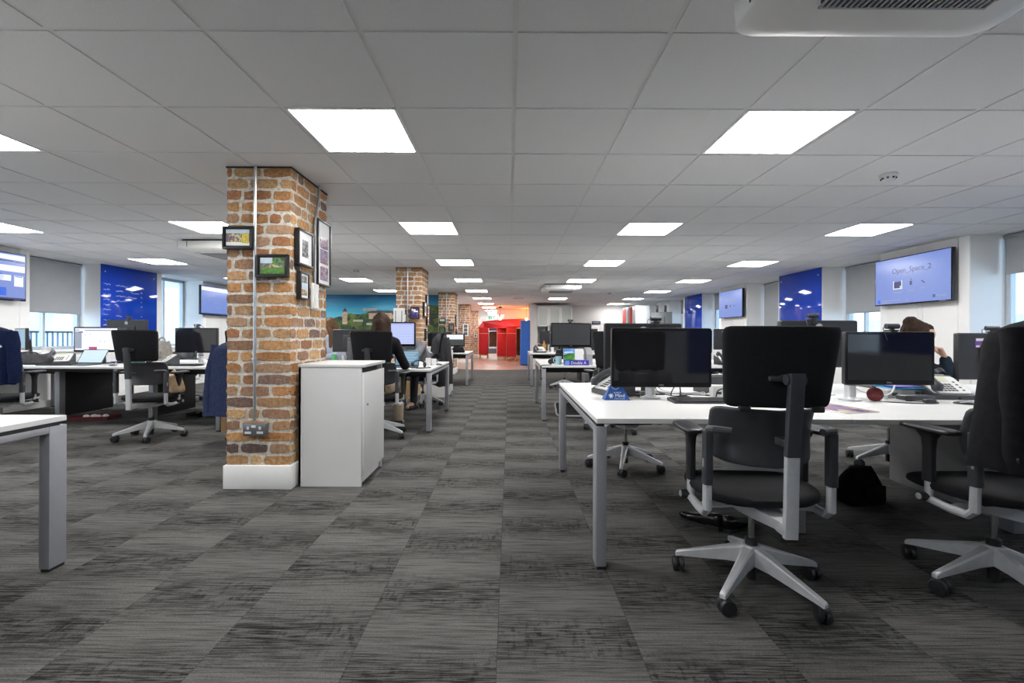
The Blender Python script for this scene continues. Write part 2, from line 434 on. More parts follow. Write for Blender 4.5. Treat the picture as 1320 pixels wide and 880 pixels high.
# back wall with the printed mural, wall behind the camera, far partitions
YM = 13.86
mb = MB(); mb.box(XL-.5, -1.57, YM, YM+.12, 0, ZC+.02); struct(mb.build('wall_back', WALL, sharp=0))
mb = MB(); mb.box(-9, 8, Y0-.1, Y0, 0, ZC+.02); struct(mb.build('wall_front', WALL, sharp=0))
mb = MB(); mb.box(.75, XR+.5, 18.3, 18.42, 0, ZC+.02); mb.box(.75, .99, 16.95, 18.3, 0, 2.24, .004); struct(mb.build('wall_far_right', mat('white_wall_toned_down', (.60, .59, .58), .75, var=.012, scale=2), sharp=0))  # white wall coloured darker to offset glare from the near ceiling panels
mb = MB(); mb.box(-.6, 2.2, 21.4, 21.5, 0, ZC+.02); mb.box(2.1, 2.2, 18.42, 21.4, 0, ZC+.02); struct(mb.build('wall_breakout', WALL, sharp=0))
mb = MB(); mb.box(-2.05, -.5, 28.3, 28.4, 2.1, ZC+.02); mb.box(-2.05, -1.75, 28.3, 28.4, 0, 2.1); mb.box(-.75, -.5, 28.3, 28.4, 0, 2.1); mb.box(-.6, -.5, 21.5, 28.4, 0, ZC+.02); mb.box(-2.15, -2.05, YM, 28.4, 0, ZC+.02)
struct(mb.build('wall_corridor', WALL, sharp=0))
d1 = thing('door_1', loc=(-1.25, 28.33, 0)); struct(d1)
q = MB(); q.box(-.5, .5, 0, .05, 0, 2.1, .004); q.build('door_leaf', CAB, d1)
q = MB(); q.box(-.02, .02, -.04, .0, .95, 1.15, .004); q.build('door_handle', ALU, d1)

# mural: one flat print with painted hillside
def mural_mat():
    m, nt, b = nodes_of('mural_print'); N = nt.nodes; K = nt.links
    tc = N.new('ShaderNodeTexCoord'); sx = N.new('ShaderNodeSeparateXYZ'); K.new(tc.outputs['Object'], sx.inputs[0])
    sky = N.new('ShaderNodeValToRGB'); mr = N.new('ShaderNodeMapRange'); mr.inputs['From Min'].default_value = 1.3; mr.inputs['From Max'].default_value = 2.3
    K.new(sx.outputs['Z'], mr.inputs['Value']); K.new(mr.outputs[0], sky.inputs['Fac'])
    e = sky.color_ramp.elements; e[0].position = .15; e[0].color = (.11, .62, .76, 1); e[1].position = .95; e[1].color = (.004, .14, .32, 1)
    x = e.new(.55); x.color = (.012, .33, .53, 1)
    cn = N.new('ShaderNodeTexNoise'); cn.inputs['Scale'].default_value = 1.; cn.inputs['Detail'].default_value = 6
    mp = N.new('ShaderNodeMapping'); mp.inputs['Scale'].default_value = (.8, 1, 4.5); K.new(tc.outputs['Object'], mp.inputs['Vector']); K.new(mp.outputs[0], cn.inputs['Vector'])
    cr = N.new('ShaderNodeMapRange'); cr.inputs['From Min'].default_value = .5; cr.inputs['From Max'].default_value = .8; cr.inputs['To Max'].default_value = .35; K.new(cn.outputs['Fac'], cr.inputs['Value'])
    mx = N.new('ShaderNodeMix'); mx.data_type = 'RGBA'; K.new(cr.outputs[0], mx.inputs['Factor']); K.new(sky.outputs['Color'], mx.inputs['A']); mx.inputs['B'].default_value = (.35, .55, .62, 1)
    tn = N.new('ShaderNodeTexVoronoi'); tn.inputs['Scale'].default_value = 9.
    dn = N.new('ShaderNodeTexNoise'); dn.inputs['Scale'].default_value = 7; dn.inputs['Detail'].default_value = 4; K.new(tc.outputs['Object'], dn.inputs['Vector'])
    dv = N.new('ShaderNodeMix'); dv.data_type = 'RGBA'; dv.inputs['Factor'].default_value = .22; K.new(tc.outputs['Object'], dv.inputs['A']); K.new(dn.outputs['Color'], dv.inputs['B']); K.new(dv.outputs['Result'], tn.inputs['Vector'])
    tr = N.new('ShaderNodeValToRGB'); K.new(tn.outputs['Color'], tr.inputs['Fac'])
    e = tr.color_ramp.elements; e[0].position = 0; e[0].color = (.004, .012, .018, 1); e[1].position = 1; e[1].color = (.16, .20, .03, 1)
    for p, c in ((.35, (.010, .028, .020, 1)), (.55, (.03, .07, .015, 1)), (.8, (.10, .15, .02, 1))): q = e.new(p); q.color = c
    n2 = N.new('ShaderNodeTexNoise'); n2.inputs['Scale'].default_value = 14; n2.inputs['Detail'].default_value = 5; K.new(tc.outputs['Object'], n2.inputs['Vector'])
    m2 = N.new('ShaderNodeMix'); m2.data_type = 'RGBA'; m2.blend_type = 'OVERLAY'; m2.inputs['Factor'].default_value = .9; K.new(tr.outputs['Color'], m2.inputs['A']); K.new(n2.outputs['Color'], m2.inputs['B'])
    n3 = N.new('ShaderNodeTexNoise'); n3.inputs['Scale'].default_value = 1.1; n3.inputs['Detail'].default_value = 5; n3.inputs['Roughness'].default_value = .6
    mp3 = N.new('ShaderNodeMapping'); mp3.inputs['Scale'].default_value = (1, 0, 0.35); K.new(tc.outputs['Object'], mp3.inputs['Vector']); K.new(mp3.outputs[0], n3.inputs['Vector'])
    # skyline height rises to the right
    a = N.new('ShaderNodeMath'); a.operation = 'MULTIPLY_ADD'; K.new(sx.outputs['X'], a.inputs[0]); a.inputs[1].default_value = .10; a.inputs[2].default_value = 1.76
    b2 = N.new('ShaderNodeMath'); b2.operation = 'MULTIPLY_ADD'; K.new(n3.outputs['Fac'], b2.inputs[0]); b2.inputs[1].default_value = .70; K.new(a.outputs[0], b2.inputs[2])
    sb = N.new('ShaderNodeMath'); sb.operation = 'SUBTRACT'; K.new(b2.outputs[0], sb.inputs[0]); sb.inputs[1].default_value = .35
    lt = N.new('ShaderNodeMath'); lt.operation = 'LESS_THAN'; K.new(sx.outputs['Z'], lt.inputs[0]); K.new(sb.outputs[0], lt.inputs[1])
    fx = N.new('ShaderNodeMix'); fx.data_type = 'RGBA'; K.new(lt.outputs[0], fx.inputs['Factor']); K.new(mx.outputs['Result'], fx.inputs['A']); K.new(m2.outputs['Result'], fx.inputs['B'])
    K.new(fx.outputs['Result'], b.inputs['Base Color']); b.inputs['Roughness'].default_value = .5
    return m
mu = thing('mural', 'wall-wide printed mural of a wooded hillside town under a teal sky', 'mural', (-4.4, YM, 0))
q = MB(); q.box(-2.56, 2.31, -.008, 0, .1, ZC-.004); q.build('print_panel', mural_mat(), mu, 0)
bs = mat('mural_stone', (.46, .34, .22), .6, var=.3, scale=14); rf = mat('mural_roof', (.05, .055, .07), .6, var=.3, scale=10); pk = mat('mural_pale', (.42, .40, .36), .6, var=.25, scale=16)
q = MB(); z = -.010
def rectm(mb, x0, x1, z0, z1): mb.prism([(x0, z0), (x1, z0), (x1, z1), (x0, z1)], -.0105, -.0085)
for (x0, x1, z0, z1) in ((.17, .87, 1.58, 1.76), (.87, 1.4, 1.60, 1.72), (-.62, -.47, 1.42, 1.80)): rectm(q, x0, x1, z0, z1); q.build('printed_stone_building', bs, mu, 0); q = MB()
for pl in ([(.13, 1.76), (.92, 1.76), (.80, 1.84), (.25, 1.84)], [(-1.55, 1.38), (-.85, 1.34), (-.92, 1.62), (-1.4, 1.60)], [(-.62, 1.80), (-.47, 1.80), (-.545, 1.92)], [(-1.0, 1.12), (.25, 1.14), (.2, 1.27), (-.8, 1.22)]): q.prism(pl, -.0105, -.0085); q.build('printed_slate_roof', rf, mu, 0); q = MB()
for (x0, x1, z0, z1) in ((-1.2, -.85, 1.30, 1.36), (.0, .4, 1.82, 1.90), (-.3, .0, 1.50, 1.56), (.1, .5, 1.40, 1.46), (.7, 1.2, 1.33, 1.44)): q = MB(); rectm(q, x0, x1, z0, z1); q.build('printed_pale_house', pk, mu, 0)
# ------------------------------------------------------------------ brick pillars
def brick_mesh():
    rr = random.Random(11); bm = bmesh.new(); lay = bm.loops.layers.float_color.new('tint')
    W, D, HT = .464, .643, ZC
    def paint(fs, c):
        for f in fs:
            for l in f.loops: l[lay] = (*c, 1)
    r = bmesh.ops.create_cube(bm, size=1, matrix=Matrix.Translation((W/2, D/2, HT/2)) @ Matrix.Diagonal((W-.012, D-.012, HT-.006, 1)))
    paint(set(f for v in r['verts'] for f in v.link_faces), (.62, .59, .53))
    pal = [(.41, .225, .100), (.37, .185, .080), (.30, .140, .070), (.39, .23, .12), (.28, .16, .10), (.19, .12, .095), (.45, .28, .14), (.50, .35, .20), (.34, .21, .13), (.13, .09, .08)]
    wt = [5, 5, 3, 4, 3, 2, 3, 1, 3, 1]
    rows = 28; h = HT/rows
    for face in range(4):
        length = (W, D, W, D)[face]
        for k in range(rows):
            z0 = k*h+.0075; z1 = (k+1)*h-.0085
            x = 0.; first = True
            while x < length-.03:
                l = rr.choice((.215, .215, .215, .105)) + rr.uniform(-.012, .012)
                if first: l *= (1., .5, .75, .45)[(k+face*2) % 4] if rr.random() < .85 else 1.; first = False
                x1 = min(x+l, length)
                if length-x1 < .05: x1 = length
                a = x+(.0075 if x > 0 else .001); b = x1-(.0085 if x1 < length else .001)
                n = []
                for (ux, uz) in ((0, 0), (.33, 0), (.66, 0), (1, 0), (1, .5), (1, 1), (.66, 1), (.33, 1), (0, 1), (0, .5)):
                    px = a+(b-a)*ux+(rr.uniform(-.005, .005) if 0 < a and b < length else 0); pz = z0+(z1-z0)*uz+rr.uniform(-.0045, .0045)
                    cx = .006 if (ux in (0, 1) and uz in (0, 1)) else 0
                    n.append((px+(cx if ux == 0 else -cx), pz+(cx if uz == 0 else -cx)))
                dep = rr.uniform(.0, .004)
                def P(px, pz, d):
                    if face == 0: return (px, .006-d, pz)
                    if face == 1: return (W-.006+d, px, pz)
                    if face == 2: return (px, D-.006+d, pz)
                    return (.006-d, px, pz)
                cxm = sum(p[0] for p in n)/10; czm = sum(p[1] for p in n)/10
                r0 = [bm.verts.new(P(px, pz, -.001)) for px, pz in n]
                r1 = [bm.verts.new(P(px, pz, .0012+dep*.2)) for px, pz in n]
                r2 = [bm.verts.new(P(px+(cxm-px)*.03, pz+(czm-pz)*.06, .0022+dep*.5)) for px, pz in n]
                fs = []
                for A, B in ((r0, r1), (r1, r2)):
                    for i in range(10): fs.append(bm.faces.new((A[i], A[(i+1) % 10], B[(i+1) % 10], B[i])))
                fs.append(bm.faces.new(r2))
                c = rr.choices(pal, wt)[0]; v = rr.uniform(.95, 1.32)
                paint(fs, tuple(min(1, q*v) for q in c))
                x = x1
    bmesh.ops.recalc_face_normals(bm, faces=bm.faces)
    me = bpy.data.meshes.new('brickwork'); bm.to_mesh(me); bm.free()
    return me
def brick_mat():
    m, nt, b = nodes_of('weathered_brick'); N = nt.nodes; K = nt.links
    at = N.new('ShaderNodeAttribute'); at.attribute_name = 'tint'; tc = N.new('ShaderNodeTexCoord')
    n1 = N.new('ShaderNodeTexNoise'); n1.inputs['Scale'].default_value = 42; n1.inputs['Detail'].default_value = 6; n1.inputs['Roughness'].default_value = .65; K.new(tc.outputs['Object'], n1.inputs['Vector'])
    r1 = N.new('ShaderNodeMapRange'); r1.inputs['From Min'].default_value = .3; r1.inputs['From Max'].default_value = .7; r1.inputs['To Min'].default_value = .62; r1.inputs['To Max'].default_value = 1.35; K.new(n1.outputs['Fac'], r1.inputs['Value'])
    cc = N.new('ShaderNodeCombineColor'); [K.new(r1.outputs[0], cc.inputs[i]) for i in range(3)]
    mx = N.new('ShaderNodeMix'); mx.data_type = 'RGBA'; mx.blend_type = 'MULTIPLY'; mx.inputs['Factor'].default_value = 1; K.new(at.outputs['Color'], mx.inputs['A']); K.new(cc.outputs[0], mx.inputs['B'])
    n2 = N.new('ShaderNodeTexNoise'); n2.inputs['Scale'].default_value = 17; n2.inputs['Detail'].default_value = 7; n2.inputs['Roughness'].default_value = .7; K.new(tc.outputs['Object'], n2.inputs['Vector'])
    r2 = N.new('ShaderNodeMapRange'); r2.inputs['From Min'].default_value = .55; r2.inputs['From Max'].default_value = .72; r2.inputs['To Max'].default_value = .75; K.new(n2.outputs['Fac'], r2.inputs['Value'])
    m2 = N.new('ShaderNodeMix'); m2.data_type = 'RGBA'; K.new(r2.outputs[0], m2.inputs['Factor']); K.new(mx.outputs['Result'], m2.inputs['A']); m2.inputs['B'].default_value = (.52, .49, .44, 1)   # smeared mortar
    K.new(m2.outputs['Result'], b.inputs['Base Color']); b.inputs['Roughness'].default_value = .88; b.inputs['Specular IOR Level'].default_value = .2
    bp = N.new('ShaderNodeBump'); bp.inputs['Strength'].default_value = .7; bp.inputs['Distance'].default_value = .006; K.new(n1.outputs['Fac'], bp.inputs['Height']); K.new(bp.outputs[0], b.inputs['Normal'])
    return m
bme = brick_mesh(); bme.materials.append(brick_mat())
PX, PYS = -2.031, [3.307, 8.217, 13.11, 18.03, 22.95]
pil = thing('brick_pillar')
finish('brickwork', bme, pil, 0)
q = MB(); q.box(-.012, .476, -.012, .655, 0, .168, .004); q.build('plinth', TRIM, pil)
q = MB(); q.box(-.004, .468, -.004, .647, ZC-.012, ZC-.002); q.build('gap_shade_strip', DARKSLOT, pil, 0)  # dark strip painted for the shade where brick meets ceiling
PLAB = ['nearest square brick pillar, white plinth, beside the grey cabinet', 'second brick pillar from the camera, behind the seated people', 'third brick pillar from the camera, standing at the mural edge', 'fourth brick pillar, with the tall framed triple photo', 'farthest and smallest brick pillar by the corridor']
for k, y in enumerate(PYS):
    if k == 0: pil.location = (PX, y, 0); L(pil, PLAB[0], 'pillar', 'brick pillars')
    else: dup(pil, (PX, y, 0), 0, PLAB[k], 'pillar', 'brick pillars')

# conduits, socket, handset
def conduit(pts, label, clips=()):
    t = thing('conduit', label, 'pipe', pts[0], 0, 'steel conduits on the brick pillars')
    o = Vector(pts[0]); q = MB(); q.tube([Vector(p)-o for p in pts], .0105, 10); q.build('pipe', STEEL, t)
    for (p, d) in clips:
        q = MB(); c = Vector(p)-o; q.obox(c, (.055 if d == 'y' else .016, .016 if d == 'y' else .055, .018), None, .004); q.build('clip', STEEL, t)
conduit([(-1.815, 3.288, .49), (-1.815, 3.288, 1.2), (-1.815, 3.288, ZC-.001)], 'straight steel conduit down the front of the nearest brick pillar to a socket', [((-1.815, 3.295, 1.965), 'y'), ((-1.815, 3.295, .93), 'y')])
conduit([(-1.545, 3.66, 1.50), (-1.545, 3.66, 1.97), (-1.545, 3.665, 2.02), (-1.545, 3.72, 2.19), (-1.545, 3.735, 2.23), (-1.545, 3.735, ZC-.001)], 'bent steel conduit on the side of the nearest brick pillar above the white handset')
conduit([(-1.815, 8.198, .3), (-1.815, 8.198, ZC-.001)], 'straight steel conduit on the front of the second brick pillar')
conduit([(-1.80, 13.09, .3), (-1.80, 13.09, ZC-.001)], 'straight steel conduit on the front of the third brick pillar')
t = thing('double_socket', 'double grey metal power socket low on the nearest brick pillar', 'power socket', (-1.80, 3.303, .43))
q = MB(); q.box(-.082, .082, -.045, 0, -.045, .045, .006); q.build('back_box', SOCK, t)
q = MB(); q.box(-.078, .078, -.049, -.044, -.041, .041, .003); q.build('face_plate', SOCK, t)
for s in (-1, 1):
    q = MB(); q.box(s*.042-.008, s*.042+.008, -.053, -.048, .004, .026, .002); q.build('switch', WPLAST, t)
    q = MB(); q.box(s*.042-.022, s*.042+.022, -.051, -.048, -.026, -.010, .002); q.build('outlet', WPLAST, t)
q = MB(); q.box(-.018, .012, -.0505, -.0485, .018, .034); q.build('sticker', PAPER, t, 0)
t = thing('wall_handset', 'white door-entry handset on the side of the nearest brick pillar', 'handset', (-1.556, 3.645, 1.30), 90)
q = MB(); q.box(-.045, .045, -.022, .0, 0, .21, .008); q.build('wall_plate', WPLAST, t)
q = MB(); q.loft([[(x*.75-.008, -.03-y-.01*abs(z-.105)/.105*0, z) for x, y in sup(14, .024, .014+.008*abs(z-.105)/.105, 3)] for z in (.012, .03, .06, .105, .15, .18, .198)]); q.build('receiver', WPLAST, t)
q = MB(); q.tube([(.03, -.03, .15), (.045, -.04, .1), (.03, -.03, .05)], .004, 6); q.build('cord', GPLAST, t)

# framed photographs
def photo_mat(name, cols, scale):
    if name in MATS: return MATS[name]
    m, nt, b = nodes_of(name); N = nt.nodes; K = nt.links
    tc = N.new('ShaderNodeTexCoord'); vz = N.new('ShaderNodeTexVoronoi'); vz.inputs['Scale'].default_value = scale; vz.inputs['Randomness'].default_value = 1; K.new(tc.outputs['Object'], vz.inputs['Vector'])
    nz = N.new('ShaderNodeTexNoise'); nz.inputs['Scale'].default_value = scale*.6; nz.inputs['Detail'].default_value = 4; K.new(tc.outputs['Object'], nz.inputs['Vector'])
    ad = N.new('ShaderNodeMix'); ad.data_type = 'RGBA'; ad.inputs['Factor'].default_value = .45; K.new(vz.outputs['Color'], ad.inputs['A']); K.new(nz.outputs['Color'], ad.inputs['B'])
    rp = N.new('ShaderNodeValToRGB'); K.new(ad.outputs['Result'], rp.inputs['Fac']); e = rp.color_ramp.elements
    e[0].position = .2; e[0].color = (*cols[0], 1); e[1].position = .8; e[1].color = (*cols[-1], 1)
    for i, c in enumerate(cols[1:-1]): x = e.new(.2+.6*(i+1)/(len(cols)-1)); x.color = (*c, 1)
    K.new(rp.outputs['Color'], b.inputs['Base Color']); b.inputs['Roughness'].default_value = .25
    MATS[name] = m; return m
PH = dict(crowd=photo_mat('photo_crowd', [(.02, .03, .05), (.08, .12, .22), (.30, .07, .05), (.55, .45, .08), (.5, .5, .5)], 70),
          green=photo_mat('photo_green', [(.01, .03, .01), (.03, .10, .02), (.07, .20, .03), (.10, .25, .05)], 60),
          mono=photo_mat('photo_mono', [(.01, .01, .01), (.06, .06, .07), (.16, .16, .16), (.4, .4, .4)], 70),
          sport=photo_mat('photo_sport', [(.02, .02, .06), (.30, .04, .04), (.10, .14, .35), (.4, .35, .3)], 60),
          purple=photo_mat('photo_purple', [(.02, .015, .06), (.08, .05, .25), (.05, .03, .12), (.35, .3, .5)], 50))
SKYP = mat('photo_sky', (.45, .55, .62), .3); GRASSP = mat('photo_grass', (.07, .20, .025), .3, var=.5, scale=80); YEL = mat('photo_yellow', (.55, .42, .03), .3, var=.4, scale=80)
def frame(w, h, loc, rz, label, prints, mount=True, depth=.035, bar=.014):
    """prints: (x0, x1, z0, z1, key) as fractions of the opening"""
    t = thing('picture_frame', label, 'picture frame', loc, rz, 'framed photographs on the brick pillars')
    q = MB()
    for (x0, x1, z0, z1) in ((-w/2, w/2, 0, bar), (-w/2, w/2, h-bar, h), (-w/2, -w/2+bar, bar, h-bar), (w/2-bar, w/2, bar, h-bar)): q.box(x0, x1, -depth, 0, z0, z1, .002)
    q.build('frame', FRAMEB, t)
    q = MB(); q.box(-w/2+bar, w/2-bar, -depth*.72, -.002, bar, h-bar); q.build('mount', PAPER if mount else FRAMEB, t, 0)
    W, Hh = w-2*bar, h-2*bar
    for i, (x0, x1, z0, z1, key) in enumerate(prints):
        q = MB(); y = -depth*.72-.001-.0006*i
        q.box(-W/2+W*x0, -W/2+W*x1, y-.0005, y+.0004, bar+Hh*z0, bar+Hh*z1); q.build('photo', PH[key] if key in PH else key, t, 0)
Pf, Ps = 3.303, -1.562
frame(.216, .163, (-1.932, Pf, 1.71), 0, 'small black frame with crowd photo, upper left on the nearest brick pillar', [(.06, .94, .08, .92, 'crowd'), (.06, .94, .08, .26, PAPER), (.66, .92, .2, .7, YEL), (.06, .94, .72, .92, SKYP)], False)
frame(.222, .162, (-1.686, Pf, 1.512), 0, 'small black frame with green meadow photo, below the conduit clip', [(.06, .94, .08, .92, 'green'), (.06, .94, .08, .42, GRASSP), (.06, .5, .62, .92, SKYP), (.06, .94, .42, .56, 'crowd')], False)
frame(.245, .265, (Ps, 3.468, 1.617), 90, 'black frame with white mount and one small photo, upper on the pillar side', [(.25, .72, .22, .76, 'mono')])
frame(.262, .53, (Ps, 3.80, 1.505), 90, 'tall black frame with three stacked photos on the nearest pillar side', [(.15, .9, .70, .97, PAPER), (.2, .85, .58, .76, 'sport'), (.2, .85, .33, .56, 'sport'), (.2, .85, .06, .28, 'sport')], True, .04)
frame(.15, .205, (Ps, 3.452, 1.366), 90, 'small black frame low on the nearest pillar side left of the handset', [(.15, .85, .62, .92, 'mono'), (.15, .85, .36, .60, SKYP), (.15, .85, .1, .34, 'crowd')])
frame(.22, .26, (-2.036, 3.52, 1.315), -90, 'black frame seen edge-on at the left side of the nearest pillar', [(.1, .9, .1, .9, 'mono')], True, .045)
P2 = 8.212
frame(.165, .215, (-1.685, P2, 1.39), 0, 'black frame with purple poster photo on the second pillar front', [(.05, .95, .05, .95, 'purple'), (.1, .6, .72, .84, PAPER), (.35, .9, .58, .7, PAPER)], False)
frame(.22, .16, (-1.93, P2, 1.33), 0, 'black frame with white mount partly hidden behind the slotted white box', [(.3, .7, .35, .7, 'mono')])
frame(.22, .26, (Ps, 8.40, 1.44), 90, 'black frame with white mount on the second pillar side, middle left', [(.3, .7, .25, .75, 'mono')])
frame(.15, .17, (Ps, 8.62, 1.68), 90, 'small bright framed print topmost on the second pillar side', [(.1, .9, .1, .9, PAPER)])
frame(.20, .36, (Ps, 8.70, 1.29), 90, 'tall narrow framed triple photo at the back of the second pillar side', [(.2, .8, .66, .92, 'sport'), (.2, .8, .37, .62, 'sport'), (.2, .8, .08, .33, 'sport')])
frame(.16, .22, (Ps, 8.55, 1.0), 90, 'black frame lowest on the second pillar side', [(.1, .9, .1, .9, 'mono')])
P3 = 13.105
frame(.19, .145, (-1.915, P3, 1.43), 0, 'black frame with green photo, upper left on the third pillar', [(.06, .94, .08, .92, 'green'), (.06, .94, .55, .92, SKYP)], False)
frame(.19, .145, (-1.915, P3, 1.19), 0, 'black frame with green photo, lower left on the third pillar', [(.06, .94, .08, .92, 'green')], False)
frame(.165, .21, (-1.655, P3, 1.23), 0, 'black portrait frame right of the conduit on the third pillar', [(.1, .9, .1, .9, 'mono')], False)
frame(.22, .33, (Ps, 13.35, 1.36), 90, 'black frame on the third pillar side', [(.2, .8, .15, .85, PAPER)])
frame(.2, .36, (Ps, 13.45, .92), 90, 'black frame low on the third pillar side', [(.2, .8, .15, .85, 'sport')])
frame(.26, .52, (-1.72, 18.025, 1.05), 0, 'tall black frame with three mono photos on the fourth pillar front', [(.2, .8, .66, .92, 'mono'), (.2, .8, .37, .62, 'mono'), (.2, .8, .08, .33, 'mono')])
frame(.20, .20, (-1.70, 22.945, .98), 0, 'small square black frame on the farthest brick pillar', [(.2, .8, .2, .8, 'mono')])
t = thing('leaflet_holder', 'white upright box with two dark slots on the second brick pillar', 'leaflet holder', (-1.96, 8.208, 1.26))
q = MB(); q.box(-.095, .095, -.06, 0, 0, .32, .006); q.build('box', WPLAST, t)
for s in (-1, 1): q = MB(); q.box(s*.055-.006, s*.055+.006, -.0615, -.059, .02, .27); q.build('slot', DARKSLOT, t, 0)

# ------------------------------------------------------------------ wall screens, glass boards
def wall_tv(w, h, loc, rz, label, draw):
    t = thing('wall_screen', label, 'screen', loc, rz, 'wall-mounted screens')
    q = MB(); q.box(-w/2, w/2, -.045, 0, -h/2, h/2, .006); q.build('housing', BLK, t)
    q = MB(); q.box(-w/2, w/2, -.050, -.044, -h/2, h/2, .003)
    q.build('bezel', BLKGLOSS, t)
    q = MB(); q.box(-w/2+.012, w/2-.012, -.0515, -.049, -h/2+.016, h/2-.012); q.build('display', SCR_TV, t, 0)
    q = MB(); q.box(-.2, .2, 0, .04, -.15, .15); q.build('bracket', BLK, t)
    q = MB(); q.box(w/2-.16, w/2-.08, -.0518, -.0495, -h/2+.004, -h/2+.010); q.build('logo', GPLAST, t, 0)
    draw(t, w, h)
    return t
def bars(name, m, t, rects, y=-.0522):
    q = MB()
    for (x0, x1, z0, z1) in rects: q.box(x0, x1, y-.0003, y+.0005, z0, z1)
    return q.build(name, m, t, 0)
def scr_open(t, w, h):
    text('title_text', 'Open_Space_2', .098, INK_DK, t, faceF(.015, -.0520, .135))
    text('caption_text', 'OPEN SPACE', .022, INK_GR, t, faceF(-.04, -.0520, .068))
    bars('slide_icon', INK_DK, t, [(-.25, -.13, -.10, -.01), (.0, .035, -.075, -.02), (.012, .023, -.01, .012), (.175, .195, -.05, -.03), (.20, .22, -.07, -.05)])
    bars('slide_icon_frame', INK_LT, t, [(-.262, -.25, -.112, .002), (-.13, -.118, -.112, .002), (-.262, -.118, -.112, -.10), (-.155, -.135, -.095, -.07)])
    bars('fine_print', INK_GR, t, [(-.26, -.12, -.162, -.152), (-.02, .07, -.152, -.144), (.16, .225, -.135, -.128), (-.46, -.13, -.262, -.254), (-.46, -.31, -.29, -.282), (-.06, -.02, -.276, -.268)])
    text('logo_text', 'Microsoft', .036, INK_GR, t, faceF(.45, -.0520, -.245))
    bars('corner_logo', INK_BL, t, [(-.525, -.485, -.295, -.245)])
    bars('corner_tiles', INK_DK, t, [(.335, .35, -.244, -.229), (.353, .368, -.244, -.229), (.335, .35, -.262, -.247), (.353, .368, -.262, -.247)])
wall_tv(1.165, .645, (5.345, 6.118, 1.868), -90, 'large wall screen showing Open_Space_2 on the right wall', scr_open)
def scr_small(t, w, h):
    text('title_text', 'Open_Space', .09, INK_GR, t, faceF(-.02, -.0520, .11))
    bars('slide_icon', INK_DK, t, [(-.25, -.13, -.10, -.01), (.0, .035, -.075, -.02), (.175, .215, -.06, -.04)])
wall_tv(1.17, .66, (5.345, 11.11, 1.88), -90, 'smaller-looking far wall screen between the right-hand blue glass boards', scr_small)
def scr_dash(t, w, h):
    bars('menu_bar', INK_DK, t, [(-w/2+.02, w/2-.16, .205, .225), (w/2-.15, w/2-.02, .20, .22)])
    bars('page_panel', INK_LT, t, [(-w/2+.02, w/2-.02, .235, .30), (-w/2+.02, w/2-.02, .07, .155), (w/2-.16, w/2-.04, -.13, .02), (-w/2+.03, w/2-.2, -.06, .02)])
    bars('chart_tile', INK_BL, t, [(w/2-.42, w/2-.26, -.265, -.155), (w/2-.15, w/2-.05, .0, .015), (-.35, -.2, -.265, -.155)])
    q = MB(); q.cyl((w/2-.34, -.0525, -.01), (w/2-.34, -.0515, -.01), .05, seg=24); q.build('pie_chart', INK_BL, t, 0)
    q = MB(); q.prism([(w/2-.34, -.01)]+[(w/2-.34+.05*math.cos(R(a)), -.01+.05*math.sin(R(a))) for a in range(120, 250, 10)], -.0530, -.0524); q.build('pie_slice', INK_RD, t, 0)
    bars('task_bar', INK_DK, t, [(-w/2+.012, w/2-.012, -h/2+.016, -h/2+.04)])
wall_tv(1.165, .66, (-6.945, 6.0, 1.89), 90, 'wall screen at the left photo edge showing a dashboard with pie chart', scr_dash)
def scr_page(t, w, h):
    bars('page_panel', INK_LT, t, [(-w/2+.02, w/2-.02, .22, .30)])
    bars('page_line', INK_GR, t, [(-.35, -.1, .1, .11), (-.3, -.28, .02, .05), (-.1, .1, -.05, -.04), (-.05, .1, -.15, -.14)])
    bars('task_bar', INK_DK, t, [(-w/2+.012, w/2-.012, -h/2+.016, -h/2+.04)])
wall_tv(1.165, .66, (-6.945, 10.89, 1.88), 90, 'left wall screen with a pale page, partly hidden by the nearest pillar', scr_page)

def glass_board(w, z0, z1, loc, rz, label, writing=None):
    t = thing('glass_board', label, 'whiteboard', loc, rz, 'blue glass writing boards')
    q = MB(); q.box(-w/2, w/2, -.014, -.004, z0, z1, .002); q.build('glass_panel', BLUEGL, t)
    q = MB()
    for sx in (-1, 1):
        for z in (z0+.12, z1-.12): q.cyl((sx*(w/2-.08), -.019, z), (sx*(w/2-.08), .0, z), .012)
    q.build('stand_off', ALU, t)
    if writing:
        rr = random.Random(5); q = MB()
        def scrib(x, z, l):
            pts = []; n = max(4, int(l/.012))
            for i in range(n+1): pts.append((x+l*i/n, -.0148, z+rr.uniform(-.012, .014)))
            q.tube(pts, .0032, 4, 1.)
        for i in range(14):
            z = z1-.34-.088*i
            scrib(-w/2+.05, z, rr.uniform(.08, .16))
            if i not in (0, 4, 5): scrib(-w/2+.30, z-.01, rr.uniform(.12, .34))
            if i in (1, 2, 8, 9): scrib(-w/2+.62, z-.02, rr.uniform(.08, .2))
            if i not in (0, 5): scrib(w/2-.40, z, .03)
        scrib(-w/2+.30, z1-.34, .25); scrib(-w/2+.6, z1-.345, .2); scrib(w/2-.45, z1-.34, .12)
        q.build('handwriting', mat('white_marker', (.75, .78, .85), .6), t, 0)
glass_board(1.25, .86, ZC-.005, (XL+.006, 8.51, 0), 90, 'blue glass board with white handwritten list on the left wall', True)
glass_board(1.25, .86, ZC-.005, (XR-.006, 8.61, 0), -90, 'blue glass board nearest on the right wall beside a window blind')
glass_board(1.25, .86, ZC-.005, (XR-.006, 13.59, 0), -90, 'farther blue glass board on the right wall, small')
glass_board(1.25, .86, ZC-.005, (XR-.006, 3.51, 0), -90, 'blue glass board on the right wall beside the camera, out of frame')
glass_board(1.25, .86, ZC-.005, (XR-.006, -1.58, 0), -90, 'blue glass board on the right wall behind the camera')

